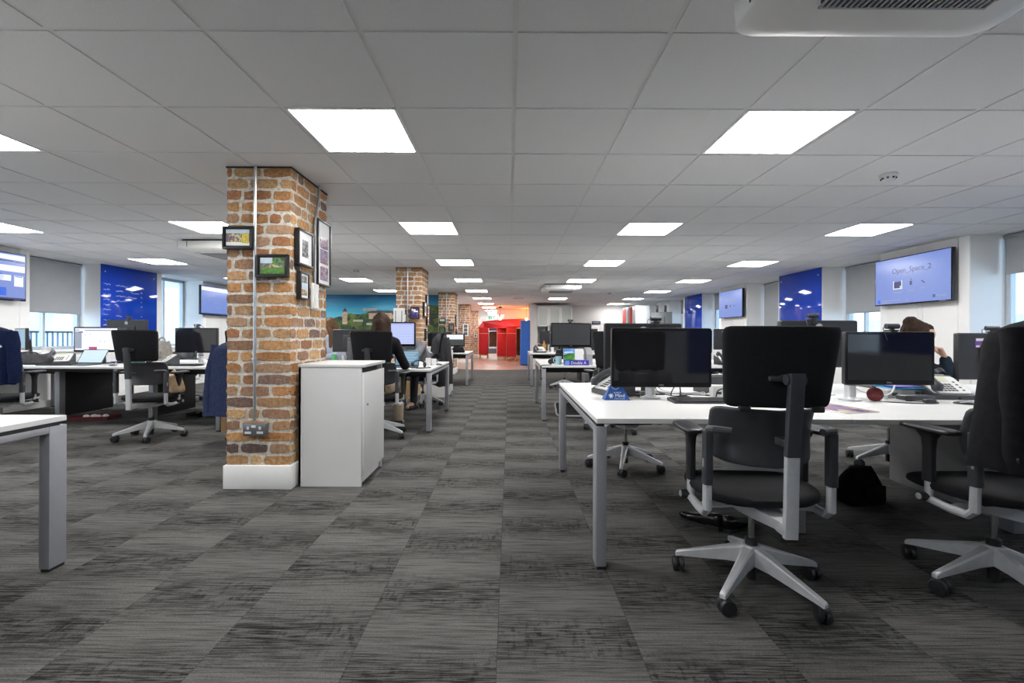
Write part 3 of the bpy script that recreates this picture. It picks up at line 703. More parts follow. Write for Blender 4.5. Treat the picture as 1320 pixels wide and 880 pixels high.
# ------------------------------------------------------------------ ceiling fittings
def cassette(loc, label):
    t = thing('air_conditioner', label, 'air conditioner', loc, 0, 'ceiling air conditioners')
    S = .455
    q = MB()
    def rg(w, r, z): return [(x, y, z) for x, y in rrect(2*w, 2*w, r, 6)]
    q.loft([rg(S-.02, .05, -.022), rg(S-.004, .06, -.024), rg(S, .06, -.028), rg(S, .07, -.108), rg(S-.006, .08, -.116), rg(S-.06, .10, -.144), rg(S-.10, .10, -.150)])
    q.build('body', AC, t, 50)
    q = MB(); q.loft([rg(S-.04, .06, -.001), rg(S-.04, .06, -.026)]); q.build('neck', DARKSLOT, t)  # dark colour stands in for the shadow line under the ceiling
    q = MB()
    for e in (-.30, .30):
        for f in (-1, 1): q.box(e-.004, e+.004, f*(S-.001)-.003, f*(S-.001)+.003, -.100, -.030); q.box(f*(S-.001)-.003, f*(S-.001)+.003, e-.004, e+.004, -.100, -.030)
    q.build('louvre_slot', DARKSLOT, t, 0)
    g = MB(); g.prism(rrect(.56, .50, .05, 5), -.1515, -.1498, 'z'); g.build('grille_back', DARKSLOT, t, 0)
    g = MB()
    for i in range(29): x = -.26+.52*i/28; g.box(x-.0035, x+.0035, -.245, .245, -.158, -.151)
    for y in (-.246, 0, .246): g.box(-.265, .265, y-.004, y+.004, -.1585, -.152)
    g.build('grille', GPLAST, t, 0)
    g = MB(); g.prism([(-.30, -.33), (-.22, -.33), (-.22, -.29), (-.30, -.29)], -.1508, -.1492, 'z'); g.build('badge', GPLAST, t, 0)
    return t
cassette((1.245, 1.225, ZC), 'large white ceiling air conditioner at the top right, nearest')
cassette((1.225, 11.13, ZC), 'small distant white air conditioner over the aisle')
cassette((-3.77, 6.27, ZC), 'white ceiling air conditioner left of the nearest brick pillar')
def detector(loc, label, s=1.):
    t = thing('smoke_detector', label, 'smoke detector', loc, 0, 'ceiling smoke detectors')
    q = MB(); q.lathe([(0, -.001), (.056*s, -.001), (.058*s, -.012*s), (.050*s, -.020*s), (0, -.020*s)]); q.build('base', WPLAST, t)
    q = MB(); q.lathe([(.044*s, -.019*s), (.040*s, -.044*s), (.030*s, -.052*s), (0, -.054*s)], seg=20); q.build('sensor_head', WPLAST, t)
    q = MB()
    for k in range(8):
        a = 2*PI*k/8; q.obox((.043*s*math.cos(a), .043*s*math.sin(a), -.033*s), (.012*s, .012*s, .010*s), (0, 0, a))
    q.build('vent', DARKSLOT, t, 0)
detector((2.80, 3.42, ZC), 'white smoke detector right of the near ceiling light')
detector((-2.85, 8.55, ZC), 'small white smoke detector left of the second pillar')
detector((2.78, 12.9, ZC), 'tiny far smoke detector right of the distant air conditioner')
t = thing('ceiling_vent', 'small flat square ceiling vent far down the aisle', 'vent', (.28, 15.0, ZC))
q = MB(); q.box(-.17, .17, -.17, .17, -.008, -.001, .003); q.build('frame', GPLAST, t)
q = MB(); [q.box(-.14, .14, -.13+.05*i, -.11+.05*i, -.010, -.007) for i in range(6)]; q.build('slat', WPLAST, t, 0)
# ------------------------------------------------------------------ task chair (faces +Y, column on the origin)
def super_ring(a, b, n, p, f):
    return [f(x, y) for x, y in sup(n, a, b, p)]
def make_chair():
    t = thing('office_chair')
    base = sub_empty('base', t)
    q = MB()
    for k in range(5):
        a = 2*PI*k/5; c, s = math.cos(a), math.sin(a); rings = []
        for (r, w, zt, zb) in ((.012, .030, .182, .108), (.045, .026, .178, .104), (.10, .021, .160, .100), (.20, .0165, .126, .084), (.285, .0135, .098, .072), (.313, .0125, .088, .066), (.318, .011, .082, .066)):
            bv = w*.35
            pts = [(-w, zb), (w, zb), (w, zt-bv), (w-bv, zt), (-w+bv, zt), (-w, zt-bv)]
            rings.append([(c*r-s*u, s*r+c*u, z) for u, z in pts])
        q.loft(rings)
    q.lathe([(0, .100), (.034, .100), (.042, .13), (.038, .185), (0, .186)], seg=20)
    o = q.build('star_base', ALU, base, 40); o['label'] = 'silver five-spoke base'
    q = MB()
    for s in (-1, 1): q.lathe([(0, -.012), (.023, -.012), (.033, -.008), (.034, .004), (.030, .011), (0, .011)], (s*.0145, .012, .034), 18, 'x')
    q.lathe([(.0, -.028), (.020, -.026), (.020, .026), (0, .028)], (0, .012, .04), 12, 'x'); q.cyl((0, 0, .03), (0, 0, .074), .0075, seg=10)
    q.obox((0, .0, .052), (.030, .03, .022), None, .006)
    cm = q.build('caster', BLK, base)
    rr = random.Random(3)
    for k in range(5):
        a = 2*PI*k/5; c = cm if k == 0 else share(cm, base)
        c.location = (.308*math.cos(a), .308*math.sin(a), 0); c.rotation_euler = (0, 0, a+rr.uniform(-1.2, 1.2)+.6)
    q = MB(); q.cyl((0, 0, .14), (0, 0, .35), .0135, seg=16); q.build('gas_column', CHROME, t)
    q = MB(); q.lathe([(0, .175), (.026, .175), (.027, .212), (.020, .218), (0, .218)], seg=18); q.build('column_collar', BLK, t)
    q = MB(); q.cyl((0, 0, .035), (0, 0, .105), .022, .024); q.build('column_end', BLK, t)
    # mechanism: silver boat under the seat running back to the post foot
    q = MB(); rings = []
    for (y, w, zb, zt) in ((-.285, .024, .355, .395), (-.22, .030, .348, .392), (-.12, .055, .338, .392), (.0, .085, .330, .392), (.10, .080, .340, .392), (.16, .06, .360, .392)):
        rings.append([(-w, y, zt), (-w, y, zb+.02), (-w*.7, y, zb), (w*.7, y, zb), (w, y, zb+.02), (w, y, zt)])
    q.loft(rings); q.build('mechanism', ALU, t)
    q = MB(); q.obox((0, .05, .40), (.30, .30, .022), None, .008); q.cyl((.10, .02, .385), (.255, .02, .385), .008); q.lathe([(0, -.012), (.016, -.01), (.016, .01), (0, .012)], (.262, .02, .385), 14, 'x'); q.build('seat_pan', BLK, t)
    # seat pad
    rings = []
    for i in range(15):
        v = -1+2*i/14; y = .035+.235*v
        e = max(0, 1-abs(v)**3.2)**.42
        hw = .258*e if abs(v) < 1 else .0
        hw = max(hw, .10)
        zt = .468+.008*math.cos(v*1.5)-.035*max(0, v-.45)**1.5*2; zb = .402-.02*max(0, v-.6)
        th = (zt-zb)/2*(.55 if abs(v) == 1 else .9 if abs(v) > .85 else 1); zc = (zt+zb)/2
        rings.append([(x, y, zc+z-.010*(1-(x/.26)**2)*(z > 0)) for x, z in sup(24, hw, th, 3.2)])
    q = MB(); q.loft(rings); q.build('seat', FABRIC, t, 60)
    # back panels
    def panel(levels, p, n=28):
        """levels: (z, half width, half thickness, y centre, bow)"""
        rr_ = []
        for (z, hw, th, yc, bow) in levels:
            rr_.append([(x, yc+y+bow*(x/hw)**2*hw*hw/.05, z) for x, y in sup(n, hw, th, p)])
        m_ = MB(); m_.loft(rr_); return m_
    up = []
    for i, z in enumerate((.826, .829, .836, .85, .90, .97, 1.04, 1.09, 1.115, 1.132, 1.141, 1.145)):
        u = (z-.826)/(1.145-.826)
        hw = .200+.026*u
        cut = {0: .020, 1: .010, 2: .003, 8: .0015, 9: .005, 10: .013, 11: .026}.get(i, 0)
        th = {0: .010, 1: .016, 2: .020, 11: .010, 10: .017, 9: .021}.get(i, .023)
        up.append((z, hw-cut, th, -.248-.055*u, .06))
    panel(up, 6.).build('backrest', FABRIC, t, 60)
    lo = []
    for i, z in enumerate((.580, .583, .592, .61, .66, .71, .76, .79, .802, .811, .815)):
        u = (z-.58)/(.815-.58)
        cut = {0: .07, 1: .042, 2: .016, 3: .004, 8: .004, 9: .014, 10: .03}.get(i, 0)
        th = {0: .006, 1: .010, 2: .013, 10: .008, 9: .012}.get(i, .015)
        lo.append((z, .214-cut, th, -.212-.022*math.sin(u*PI)*-1-.03*u, .16))
    panel(lo, 6.).build('lumbar_panel', SHELL, t, 60)
    # post
    q = MB(); q.loft([[(x, -.312+y-.02*u, z) for x, y in rrect(.050, .026, .006, 2)] for z, u in ((.345, 0), (.66, .5))]); q.loft([[(x, y, z) for x, z in rrect(.05, .05, .01, 2, 0, .372)] for y in (-.315, -.25)]); q.build('back_post_foot', ALU, t)
    q = MB(); q.loft([[(x, -.324+y-.028*u, z) for x, y in rrect(.054, .030, .006, 2)] for z, u in ((.655, 0), (.90, .75), (.962, 1), (.968, 1))])
    q.cyl((-.034, -.340, .945), (.034, -.340, .945), .020, seg=18); q.obox((0, -.305, .945), (.06, .09, .03), None, .008); q.obox((-.045, -.300, .945), (.06, .026, .022), None, .008)
    q.obox((0, -.285, .70), (.05, .09, .03), None, .006); q.build('back_post', BLKSAT, t)
    for s in (-1, 1): q = MB(); q.obox((s*.14, -.243, .821), (.045, .022, .024), None, .006); q.build('hinge', BLK, t)
    # arms: silver U-bracket, front post with pad, rear post holding the lumbar panel
    for s in (-1, 1):
        q = MB()
        q.tube([(s*.06, -.02, .372), (s*.18, -.03, .368), (s*.242, -.05, .368)], .017, 10, .75)
        q.tube([(s*.248, .055, .375), (s*.248, -.05, .365), (s*.248, -.12, .368), (s*.248, -.15, .392), (s*.248, -.152, .50)], [.017, .018, .019, .019, .018], 10)
        q.cyl((s*.248, .05, .365), (s*.248, .05, .475), .0165)
        q.build('arm_bracket', ALU, t)
        q = MB(); q.lathe([(0, -.022), (.019, -.02), (.021, .0), (.019, .016), (0, .018)], (s*.270, .055, .385), 16, 'x'); q.build('height_knob', BLK, t)
        q = MB(); q.lathe([(0, -.004), (.014, -.004), (.0145, .002), (0, .004)], (s*.290, .055, .385), 16, 'x'); q.build('knob_cap', ALU, t)
        q = MB(); q.loft([[(s*.248+x, .05+y, z) for x, y in rrect(.034+g, .050+g*2.2, .012, 3)] for z, g in ((.455, 0), (.60, 0), (.650, .004), (.682, .022))]); q.build('arm_post', BLK, t)
        rings = []
        for i, y in enumerate((-.115, -.108, -.08, 0, .08, .125, .142, .147)):
            hw = (.022, .036, .044, .048, .047, .040, .028, .015)[i]; th = (.007, .011, .013, .013, .013, .012, .010, .006)[i]; dz = -.010 if i == 7 else -.004 if i == 6 else 0
            rings.append([(s*(.272-.03*(y+.1))+x, y+.02, .697+dz+z) for x, z in sup(16, hw, th, 2.8)])
        q = MB(); q.loft(rings); q.build('armrest', BLK, t, 50)
        q = MB()
        q.loft([[(s*.248+x, -.152+y, z) for x, y in rrect(.036, .045, .010, 3)] for z in (.495, .69, .712)])
        q.tube([(s*.248, -.152, .70), (s*.242, -.16, .722), (s*.235, -.185, .726), (s*.175, -.215, .726)], [.018, .018, .016, .0145], 10)
        q.build('lumbar_arm', BLKSAT, t)
        q = MB(); q.obox((s*.2675, -.160, .585), (.006, .012, .035), None, .002); q.build('slider', GPLAST, t)
    return t
CH = 'office_chair'; used = [False]
proto_chair = make_chair()
def chair(x, y, rz, base_rot, label, group='black office chairs with silver bases'):
    if not used[0]:
        used[0] = True; c = proto_chair; c.location = (x, y, 0); c.rotation_euler = (0, 0, R(rz)); L(c, label, 'chair', group)
    else: c = dup(proto_chair, (x, y, 0), rz, label, 'chair', group)
    [k for k in KIDS[c.name] if k.name.startswith('base')][0].rotation_euler = (0, 0, R(base_rot-rz))
    return c
chair(1.075, 2.05, -3, 8, 'large black office chair in the right foreground, backrest bare')
chair(2.15, 2.05, 2, 46, 'office chair at the right photo edge under a black coat')
chair(.98, 3.90, 184, 34, 'office chair tucked behind the nearest right desk, base seen under the worktop')
chair(3.27, 3.98, 186, 45, 'office chair of the woman leaning on her hand at right')
chair(1.20, 5.38, 4, 20, 'office chair behind the nearest dark monitor, before the second right-hand desk')
chair(1.15, 9.70, 12, 50, 'distant office chair whose silver spokes show between two right-hand desks')
chair(-3.82, 4.93, 3, 10, 'office chair with its back to us in front of the white-screen desk at left')
chair(-5.33, 4.84, 20, 30, 'office chair at the left photo edge wearing a navy jacket')
chair(-2.72, 5.02, 0, 15, 'office chair hidden behind the nearest brick pillar under a long navy coat')
chair(-1.42, 5.03, -4, 46, 'office chair of the dark-haired woman behind the grey cabinet')
chair(-1.37, 7.30, 118, 60, 'office chair of the stooping person in grey')
chair(-2.72, 7.35, 185, 15, 'office chair of the long-haired woman behind the nearest pillar')
chair(-4.55, 7.55, 182, 40, 'office chair on the far side of the left window desks')
chair(-5.45, 7.62, 174, 22, 'office chair behind the grey monitor back at left, silver spokes under the desk')
chair(-1.6, 10.0, 10, 10, 'office chair at the far left-hand desk beyond the second pillar')

# garments hung over the chair backs
def coat(name, label, loc, rz, m, w0, w1, zt, zb, th, cat='jacket', seed=1, sleeves=True, collar=True, button=False, hem=.03, lean=0.):
    """a garment over a backrest: chair frame coordinates (the back is at about y = -.28)"""
    rr = random.Random(seed); t = thing(name, label, cat, loc, rz)
    ph = [rr.uniform(0, 6) for _ in range(6)]; rings = []
    N = 40; n = 16
    for i in range(n+1):
        u = i/n; z = zt-(zt-zb)*u
        sh = math.sin(min(1, u/.16)*PI/2)
        hw = (w0*.30+(w0*.70)*sh)+(w1-w0)*max(0, (u-.12)/.88)
        ty = th*(.25+.75*sh)
        ring = []
        for k, (x, y) in enumerate(sup(N, hw, ty, 2.6)):
            a = 2*PI*k/N
            fold = (math.sin(a*5+ph[0]+u*1.5)*.5+math.sin(a*9+ph[1]-u*2)*.35+math.sin(a*3+ph[2])*.5)*.014*u
            zz = z+(.012*math.sin(a*2+ph[3])+.01*math.sin(a*5+ph[4]))*(hem/.03)*max(0, u-.4)
            ring.append((x*(1+fold*2.2), -.285+y*(1+fold*6)+lean*u-.015*u, zz))
        rings.append(ring)
    q = MB(); q.loft(rings, True, False)
    bmesh.ops.recalc_face_normals(q.bm, faces=q.bm.faces)
    q.build('body', m, t, 80)
    if sleeves:
        for s in (-1, 1):
            q = MB(); x0 = w0*.86; pts = []; rad = []
            for i in range(9):
                u = i/8; pts.append((s*(x0+.045*math.sin(u*2.2)+.02*u), -.30-.055*math.sin(u*1.6), zt-.07-(zt-zb)*.86*u)); rad.append(.062-.014*u+.005*math.sin(u*14+seed))
            q.tube(pts, rad, 14, .8); q.build('sleeve', m, t, 80)
    if collar:
        q = MB(); q.tube([(-.11, -.345, zt-.06), (-.09, -.315, zt+.004), (0, -.29, zt+.022), (.09, -.315, zt+.004), (.11, -.345, zt-.06)], .018, 8, .6); q.build('collar', m, t, 80)
    if button:
        q = MB(); q.lathe([(0, -.004), (.011, -.004), (.012, 0), (0, .003)], button, 16, 'y'); q.build('button', BLKSAT, t)
    return t
coat('coat', 'black wool coat draped over the chair at the right photo edge', (2.15, 2.05, 0), 2, COATBLK, .285, .36, 1.195, .60, .17, 'coat', 2, button=(-.338, -.385, .665))
coat('jacket', 'navy jacket with a white tag on the chair at the left photo edge', (-5.33, 4.84, 0), 20, NAVY, .265, .275, 1.19, .60, .115, 'jacket', 5)
o = bpy.data.objects['jacket']
q = MB(); q.obox((.17, -.405, .96), (.10, .012, .022), (0, -.45, 0), .002); q.build('white_tag', PAPER, o)
coat('long_coat', 'long navy coat hanging from the chair at the left edge of the nearest brick pillar', (-2.72, 5.02, 0), 0, NAVYB, .30, .40, 1.06, .28, .13, 'coat', 9, collar=False)
coat('cardigan', 'charcoal jacket hanging off the chair of the stooping person in grey', (-1.37, 7.30, 0), 118, DKGREY, .24, .26, 1.13, .30, .10, 'jacket', 12)
# ------------------------------------------------------------------ bench desks
def bench(label, x0, y0, n, wid=1.22, dep=1.65, end_lo=True, end_hi=True, pm=None, bz=.085):
    """back-to-back bench: n units wide, origin at the low x / low y corner"""
    t = thing('bench_desk', label, 'desk', (x0, y0, 0), 0, 'white bench desks with silver legs')
    W = n*wid; g = .004; half = dep/2
    for r in range(2):
        for k in range(n):
            q = MB(); q.box(k*wid+.0015, (k+1)*wid-.0015, r*half+g*(r), (r+1)*half-g*(1-r), DT-.025, DT, .002, 1); q.build('desktop', WHITE_TOP, t, 0)
    for (xa, use) in ((.0, end_lo), (W-.05, end_hi)):
        if not use: continue
        for ya in (.0, dep-.085):
            q = MB(); q.box(xa, xa+.05, ya, ya+.085, .014, DT-.042, .004); lg = q.build('leg', SILVER, t)
            q = MB(); q.box(xa+.006, xa+.044, ya+.006, ya+.079, 0, .015); q.build('foot', RUBBER, lg, 0)
        q = MB(); q.box(xa, xa+.05, .085, dep-.085, DT-.072, DT-.042, .004); q.build('end_rail', SILVER, t)
        q = MB(); q.box(xa+.006, xa+.044, .03, dep-.03, DT-.042, DT-.025); q.build('spacer', BLK, t, 0)
    for y in (.28, half-.10, half+.06, dep-.32):
        q = MB(); q.box(.05, W-.05, y, y+.04, DT-bz, DT-.03); q.build('beam', PANEL, t, 0)
    for k in range(1, n):
        xa = k*wid
        for ya in (.40,):
            q = MB(); q.box(xa-.03, xa+.03, ya, ya+.08, .006, DT-.03, .004); q.build('leg', SILVER, t)
        q = MB(); q.box(xa-.028, xa+.028, .48, dep-.40, .05, DT-.10, .004); q.build('cable_panel', pm or PANEL, t)
    q = MB(); q.box(.08, W-.08, half-.14, half+.14, DT-.14, DT-.13); q.box(.08, W-.08, half-.14, half-.13, DT-.14, DT-.09); q.box(.08, W-.08, half+.13, half+.14, DT-.14, DT-.09); q.build('cable_tray', PANEL, t, 0)
    return t
bench('nearest right-hand bench desk, long white top running off the photo', .41, 2.18, 3, pm=PANELG, bz=.052)
bench('second right-hand bench desk, carrying the mug and the paper ream', .42, 5.98, 3)
bench('third right-hand bench desk, farthest, before the white shelving', .455, 10.08, 3)
bench('left bench desk before the windows with laptop and white monitor', -7.0+.06, 5.47, 3, 1.19, 1.6, True, True)
bench('bench desk beside the aisle behind the grey cabinet, laptop on it', -3.335, 5.24, 2, 1.22, 1.6)
bench('far left bench desk beyond the second brick pillar', -3.35, 10.08, 2, 1.22, 1.5)
bench('white bench desk corner cut off at the left photo edge', -2.125-2.44, .61, 2, 1.22, 1.61)
# ------------------------------------------------------------------ low cabinets by the pillars
def cabinet(loc, label, d=.54):
    t = thing('cabinet', label, 'cabinet', loc, 0, 'light grey cupboards beside the brick pillars'); w = .48; h = .89
    q = MB(); q.box(0, w-.022, 0, .018, 0, h-.022, .001); q.box(0, .018, 0, d, 0, h-.022, .001); q.box(0, w-.022, d-.018, d, 0, h-.022, .001); q.box(0, w-.022, .018, d-.018, .055, .075); q.build('carcass', CAB, t, 0)
    q = MB(); q.box(.02, w-.06, .018, d-.018, .075, h-.03); q.build('interior', DARKSLOT, t, 0)
    q = MB(); q.box(-.002, w+.004, -.004, d+.004, h-.022, h, .002); q.build('top', CAB, t)
    q = MB(); q.box(w-.06, w-.045, .018, d-.018, 0, .075); q.build('plinth', CAB, t, 0)
    q = MB(); q.box(w-.021, w-.003, .004, d-.004, .075, h-.062, .002); dr = q.build('door', CAB, t)
    q = MB(); q.lathe([(0, -.003), (.011, -.003), (.011, .004), (0, .006)], (w, .07, h-.30), 16, 'x'); q.build('lock', CHROME, dr)
    return t
cabinet((-1.535, 3.36, 0), 'grey cupboard beside the nearest brick pillar')
cabinet((-1.55, 8.20, 0), 'grey cupboard beside the second brick pillar, behind the aisle desk')
t = thing('tub_of_wood', 'small tan wooden box under the aisle desk', 'box', (-1.72, 8.02, 0)); bpy.data.objects[t.name].name = 'wooden_box'
q = MB(); q.box(-.15, .15, -.12, .12, 0, .012); [q.box(*b, 0, .30, .003) for b in ((-.15, -.138, -.12, .12), (.138, .15, -.12, .12), (-.138, .138, -.12, -.108), (-.138, .138, .108, .12))]; q.build('box', WOODL, t, 0)

# ------------------------------------------------------------------ monitors (face -Y, origin on the desk under the foot)
def monitor(label, x, y, rz, w, zc, screen, stand='post', dx=0., draw=None, logo='DELL', h=None, tilt=0., sticker=False, group='desk monitors'):
    t = thing('monitor', label, 'monitor', (x, y, DT), rz, group); h = h or w*.588; z0 = zc-DT
    M = Matrix.Translation((dx, 0, z0)) @ Euler((R(tilt), 0, 0)).to_matrix().to_4x4()
    q = MB(); q.loft([[(a, yy, b) for a, b in rrect(w-s, h-s, .012, 3)] for yy, s in ((-.016, .004), (-.012, 0), (.010, 0), (.019, .012))]); q.loft([[(a, yy, b) for a, b in rrect(w*.46-s, h*.5-s, .012, 3)] for yy, s in ((.018, 0), (.030, .004), (.034, .03))]); q.xf(M); q.build('housing', BLK, t)
    q = MB(); q.prism(rrect(w-.004, h-.004, .010, 3), -.0185, -.0155); q.xf(M); q.build('bezel', BLKGLOSS, t)
    bz = .017
    q = MB(); q.box(-w/2+bz, w/2-bz, -.0195, -.0180, -h/2+bz+.012, h/2-bz); q.xf(M); q.build('screen', screen, t, 0)
    if logo: text('logo', logo, .014, GPLAST, t, M @ faceF(0, -.0188, -h/2+.0145))
    q = MB(); q.lathe([(.019, .018), (.024, .018), (.024, .021), (.019, .021)], (0, 0, h*.36), 20, 'y'); q.box(-.014, .014, .018, .0205, h*.36-.004, h*.36+.004); q.xf(M); q.build('back_badge', GPLAST, t)
    if sticker:
        q = MB(); q.box(.09, .155, .0185, .0200, h*.5-.10, h*.5-.035)
        q.xf(M); q.build('sticker', mat('purple_sticker', (.16, .05, .30), .4), t, 0)
        q = MB(); q.box(.095, .150, .0198, .0206, h*.5-.054, h*.5-.037); q.box(.115, .150, .0198, .0206, h*.5-.097, h*.5-.084); q.xf(M); q.build('sticker_text', PAPER, t, 0)
    if draw: draw(t, M, w, h)
    if stand == 'post':
        q = MB(); q.lathe([(0, 0), (.06, 0), (.062, .006), (.036, .012), (.030, .02), (.030, z0-.02), (.022, z0), (0, z0)], (0, .075, 0), 24); q.build('post', ALU, t)
        q = MB(); q.obox((dx/2, .075, z0-.01), (abs(dx)+.05, .04, .035), None, .01); q.obox((dx, .05, z0-.01), (.05, .06, .04), None, .008); q.build('arm', ALU, t)
        q = MB(); q.lathe([(.0305, 0), (.0325, .002), (.0325, .008), (.0305, .01)], (0, .075, z0*.35), 24); q.build('cable_clip', BLK, t)
    else:
        q = MB(); q.loft([[(a, .06+b, zz) for a, b in rrect(.23, .19, .03, 4)] for zz in (0, .010)]); q.build('foot', BLKSAT, t)
        q = MB(); q.loft([[(a, yy+b, zz) for a, b in rrect(.07, .03, .008, 3)] for yy, zz in ((.09, .01), (.075, z0-.03), (.06, z0))]); q.obox((dx, .048, z0), (.09, .035, .09), None, .01); q.build('stem', BLKSAT, t)
    return t
def webcam(label, x, y, z, rz):
    t = thing('webcam', label, 'webcam', (x, y, z), rz, 'webcams clipped on the monitors')
    q = MB(); q.obox((0, 0, .006), (.05, .05, .010), None, .003); q.obox((0, .02, -.012), (.035, .010, .03), None, .003); q.build('clip', BLK, t)
    q = MB(); q.cyl((-.036, 0, .032), (.036, 0, .032), .016, seg=16); q.obox((0, 0, .018), (.022, .018, .02), None, .004); q.build('body', BLKSAT, t)
    q = MB(); q.lathe([(0, -.017), (.011, -.017), (.013, -.014), (.013, 0), (0, 0)], (-.006, -.004, .032), 16, 'y'); q.build('lens', CHROME, t)
    q = MB(); q.tube([(.036, .0, .03), (.06, .012, .022), (.068, .03, 0), (.06, .045, -.05)], .0022, 6); q.build('lead', BLK, t)
def rects(t, M, name, m, rs, y=-.0199):
    q = MB()
    for (x0, x1, z0, z1) in rs: q.box(x0, x1, y-.0004, y+.0005, z0, z1)
    q.xf(M); q.build(name, m, t, 0)
def draw_page(t, M, w, h):
    rects(t, M, 'browser_bar', INK_DK, [(-w/2+.02, -w/2+.07, h/2-.045, h/2-.037), (-w/2+.14, w/2-.02, h/2-.05, h/2-.042)])
    rects(t, M, 'page_heading', INK_DK, [(-w/2+.065, -w/2+.115, h/2-.075, h/2-.060)])
    rects(t, M, 'page_mark', INK_GR, [(-w/2+.19, -w/2+.22, h/2-.10, h/2-.095), (-.14, -.13, h/2-.11, h/2-.10), (.05, .06, -.03, -.02), (.1, .11, -.03, -.02), (-w/2+.02, -w/2+.10, -h/2+.05, h/2-.06)])
    rects(t, M, 'page_banner', INK_RD, [(-w/2+.19, -w/2+.29, -h/2+.03, -h/2+.07)], -.0203)
def draw_mail(t, M, w, h):
    rects(t, M, 'mail_line', INK_LT, [(-w/2+.03, w/2-.03, h/2-.05-.02*i, h/2-.046-.02*i) for i in range(12)])
def draw_print(t, M, w, h): rects(t, M, 'window_white', INK_LT, [(-w/2+.05, w/2-.03, .02, h/2-.02)])
# near right bench
monitor('large dark monitor facing us on the left part of the nearest right-hand desk', .885, 2.83, 0, .61, .973, SCREENOFF, dx=.04, h=.362)
monitor('dark glossy monitor facing us right of the large bare chair', 2.10, 2.78, -3, .515, .977, SCREENOFF, dx=.165, h=.318)
monitor('monitor turned away behind the large dark monitor on the nearest right-hand desk', .92, 3.20, 180, .535, 1.03, SCREENOFF, 'foot', h=.325)
monitor('monitor turned away behind the bare office chair, webcam on top', 2.13, 3.20, 180, .54, 1.055, SCREENOFF, dx=0, h=.325)
monitor('monitor with purple sticker seen from behind at the far right', 3.32, 3.16, 180, .54, .975, SCREENOFF, dx=0, h=.318, sticker=True)
webcam('webcam on the monitor behind the large dark monitor', 1.01, 3.20, 1.193, 180)
webcam('webcam on the dark glossy monitor right of the bare chair', 2.30, 2.78, 1.137, 177)
webcam('webcam on the monitor behind the bare office chair', 2.10, 3.20, 1.218, 180)
webcam('webcam on the stickered monitor at the far right', 3.30, 3.16, 1.135, 160)
# second right bench
monitor('dark grey monitor facing us on the second right-hand desk above the paper ream', .85, 6.42, 0, .56, 1.115, mat('standby_screen', (.045, .047, .052), .35, var=.02), 'foot', h=.335)
webcam('tiny webcam on the monitor above the paper ream', .84, 6.42, 1.283, 0)
monitor('monitor back right behind the dark grey one on the second right-hand desk', 1.05, 7.0, 180, .56, 1.05, SCREENOFF, 'foot')
monitor('monitor facing us on the second right-hand desk, right of the large dark monitor', 2.55, 6.45, 0, .54, 1.03, SCREENOFF, 'foot')
monitor('stickered monitor back on the second right-hand desk beside a white note strip', 3.36, 7.0, 180, .54, 1.06, SCREENOFF, 'foot', sticker=True)
monitor('monitor back at the middle of the second right-hand desk', 2.25, 7.0, 180, .54, 1.05, SCREENOFF, 'foot')
# third right bench
monitor('small far monitor back on the third right-hand desk at the left', .98, 11.0, 180, .54, 1.06, SCREENOFF, 'foot')
monitor('far monitor facing us at the middle of the third right-hand desk', 2.2, 10.5, 0, .54, 1.05, SCREENOFF, 'foot')
monitor('far monitor facing us at the right of the third right-hand desk', 3.3, 10.5, 0, .54, 1.05, SCREENOFF, 'foot')
monitor('far monitor back in the middle of the third right-hand desk', 2.1, 11.1, 180, .54, 1.05, SCREENOFF, 'foot')
# left window bench
monitor('lit white monitor on the left window desk', -5.40, 6.05, 3, .56, 1.03, SCR_WHT, 'foot', draw=draw_page)
monitor('grey monitor back with webcam above the white monitor at left', -5.38, 6.50, 180, .56, 1.14, SCREENOFF, 'foot')
webcam('webcam on the grey monitor back at left', -5.36, 6.50, 1.305, 180)
monitor('dark monitor facing us left of the nearest brick pillar', -4.08, 6.03, 0, .555, 1.025, SCREENOFF, dx=0)
webcam('small webcam on the dark monitor left of the nearest brick pillar', -4.08, 6.03, 1.19, 0)
monitor('monitor back beside the nearest brick pillar at its left edge', -3.70, 6.50, 180, .54, 1.04, SCREENOFF, 'foot')
monitor('monitor with bluish screen turned sideways at the left photo edge', -6.60, 6.25, -32, .50, 1.03, SCR_LAP, 'foot')
# aisle bench
monitor('lit lavender monitor in front of the dark-haired woman', -1.43, 5.80, 0, .50, 1.115, SCR_LAV, 'foot', draw=draw_mail, h=.305)
monitor('monitor back left of the dark-haired woman', -2.22, 6.5, 180, .54, 1.02, SCREENOFF, 'foot')
monitor('black monitor back on the far left-hand desk past the grey cupboard', -1.65, 11.05, 180, .54, 1.02, SCREENOFF, 'foot')
monitor('monitor with white page on the far left-hand desk by the third pillar', -1.28, 10.6, -6, .50, .99, mat('grey_screen', (.06, .062, .065), .4), 'foot', draw=draw_print)
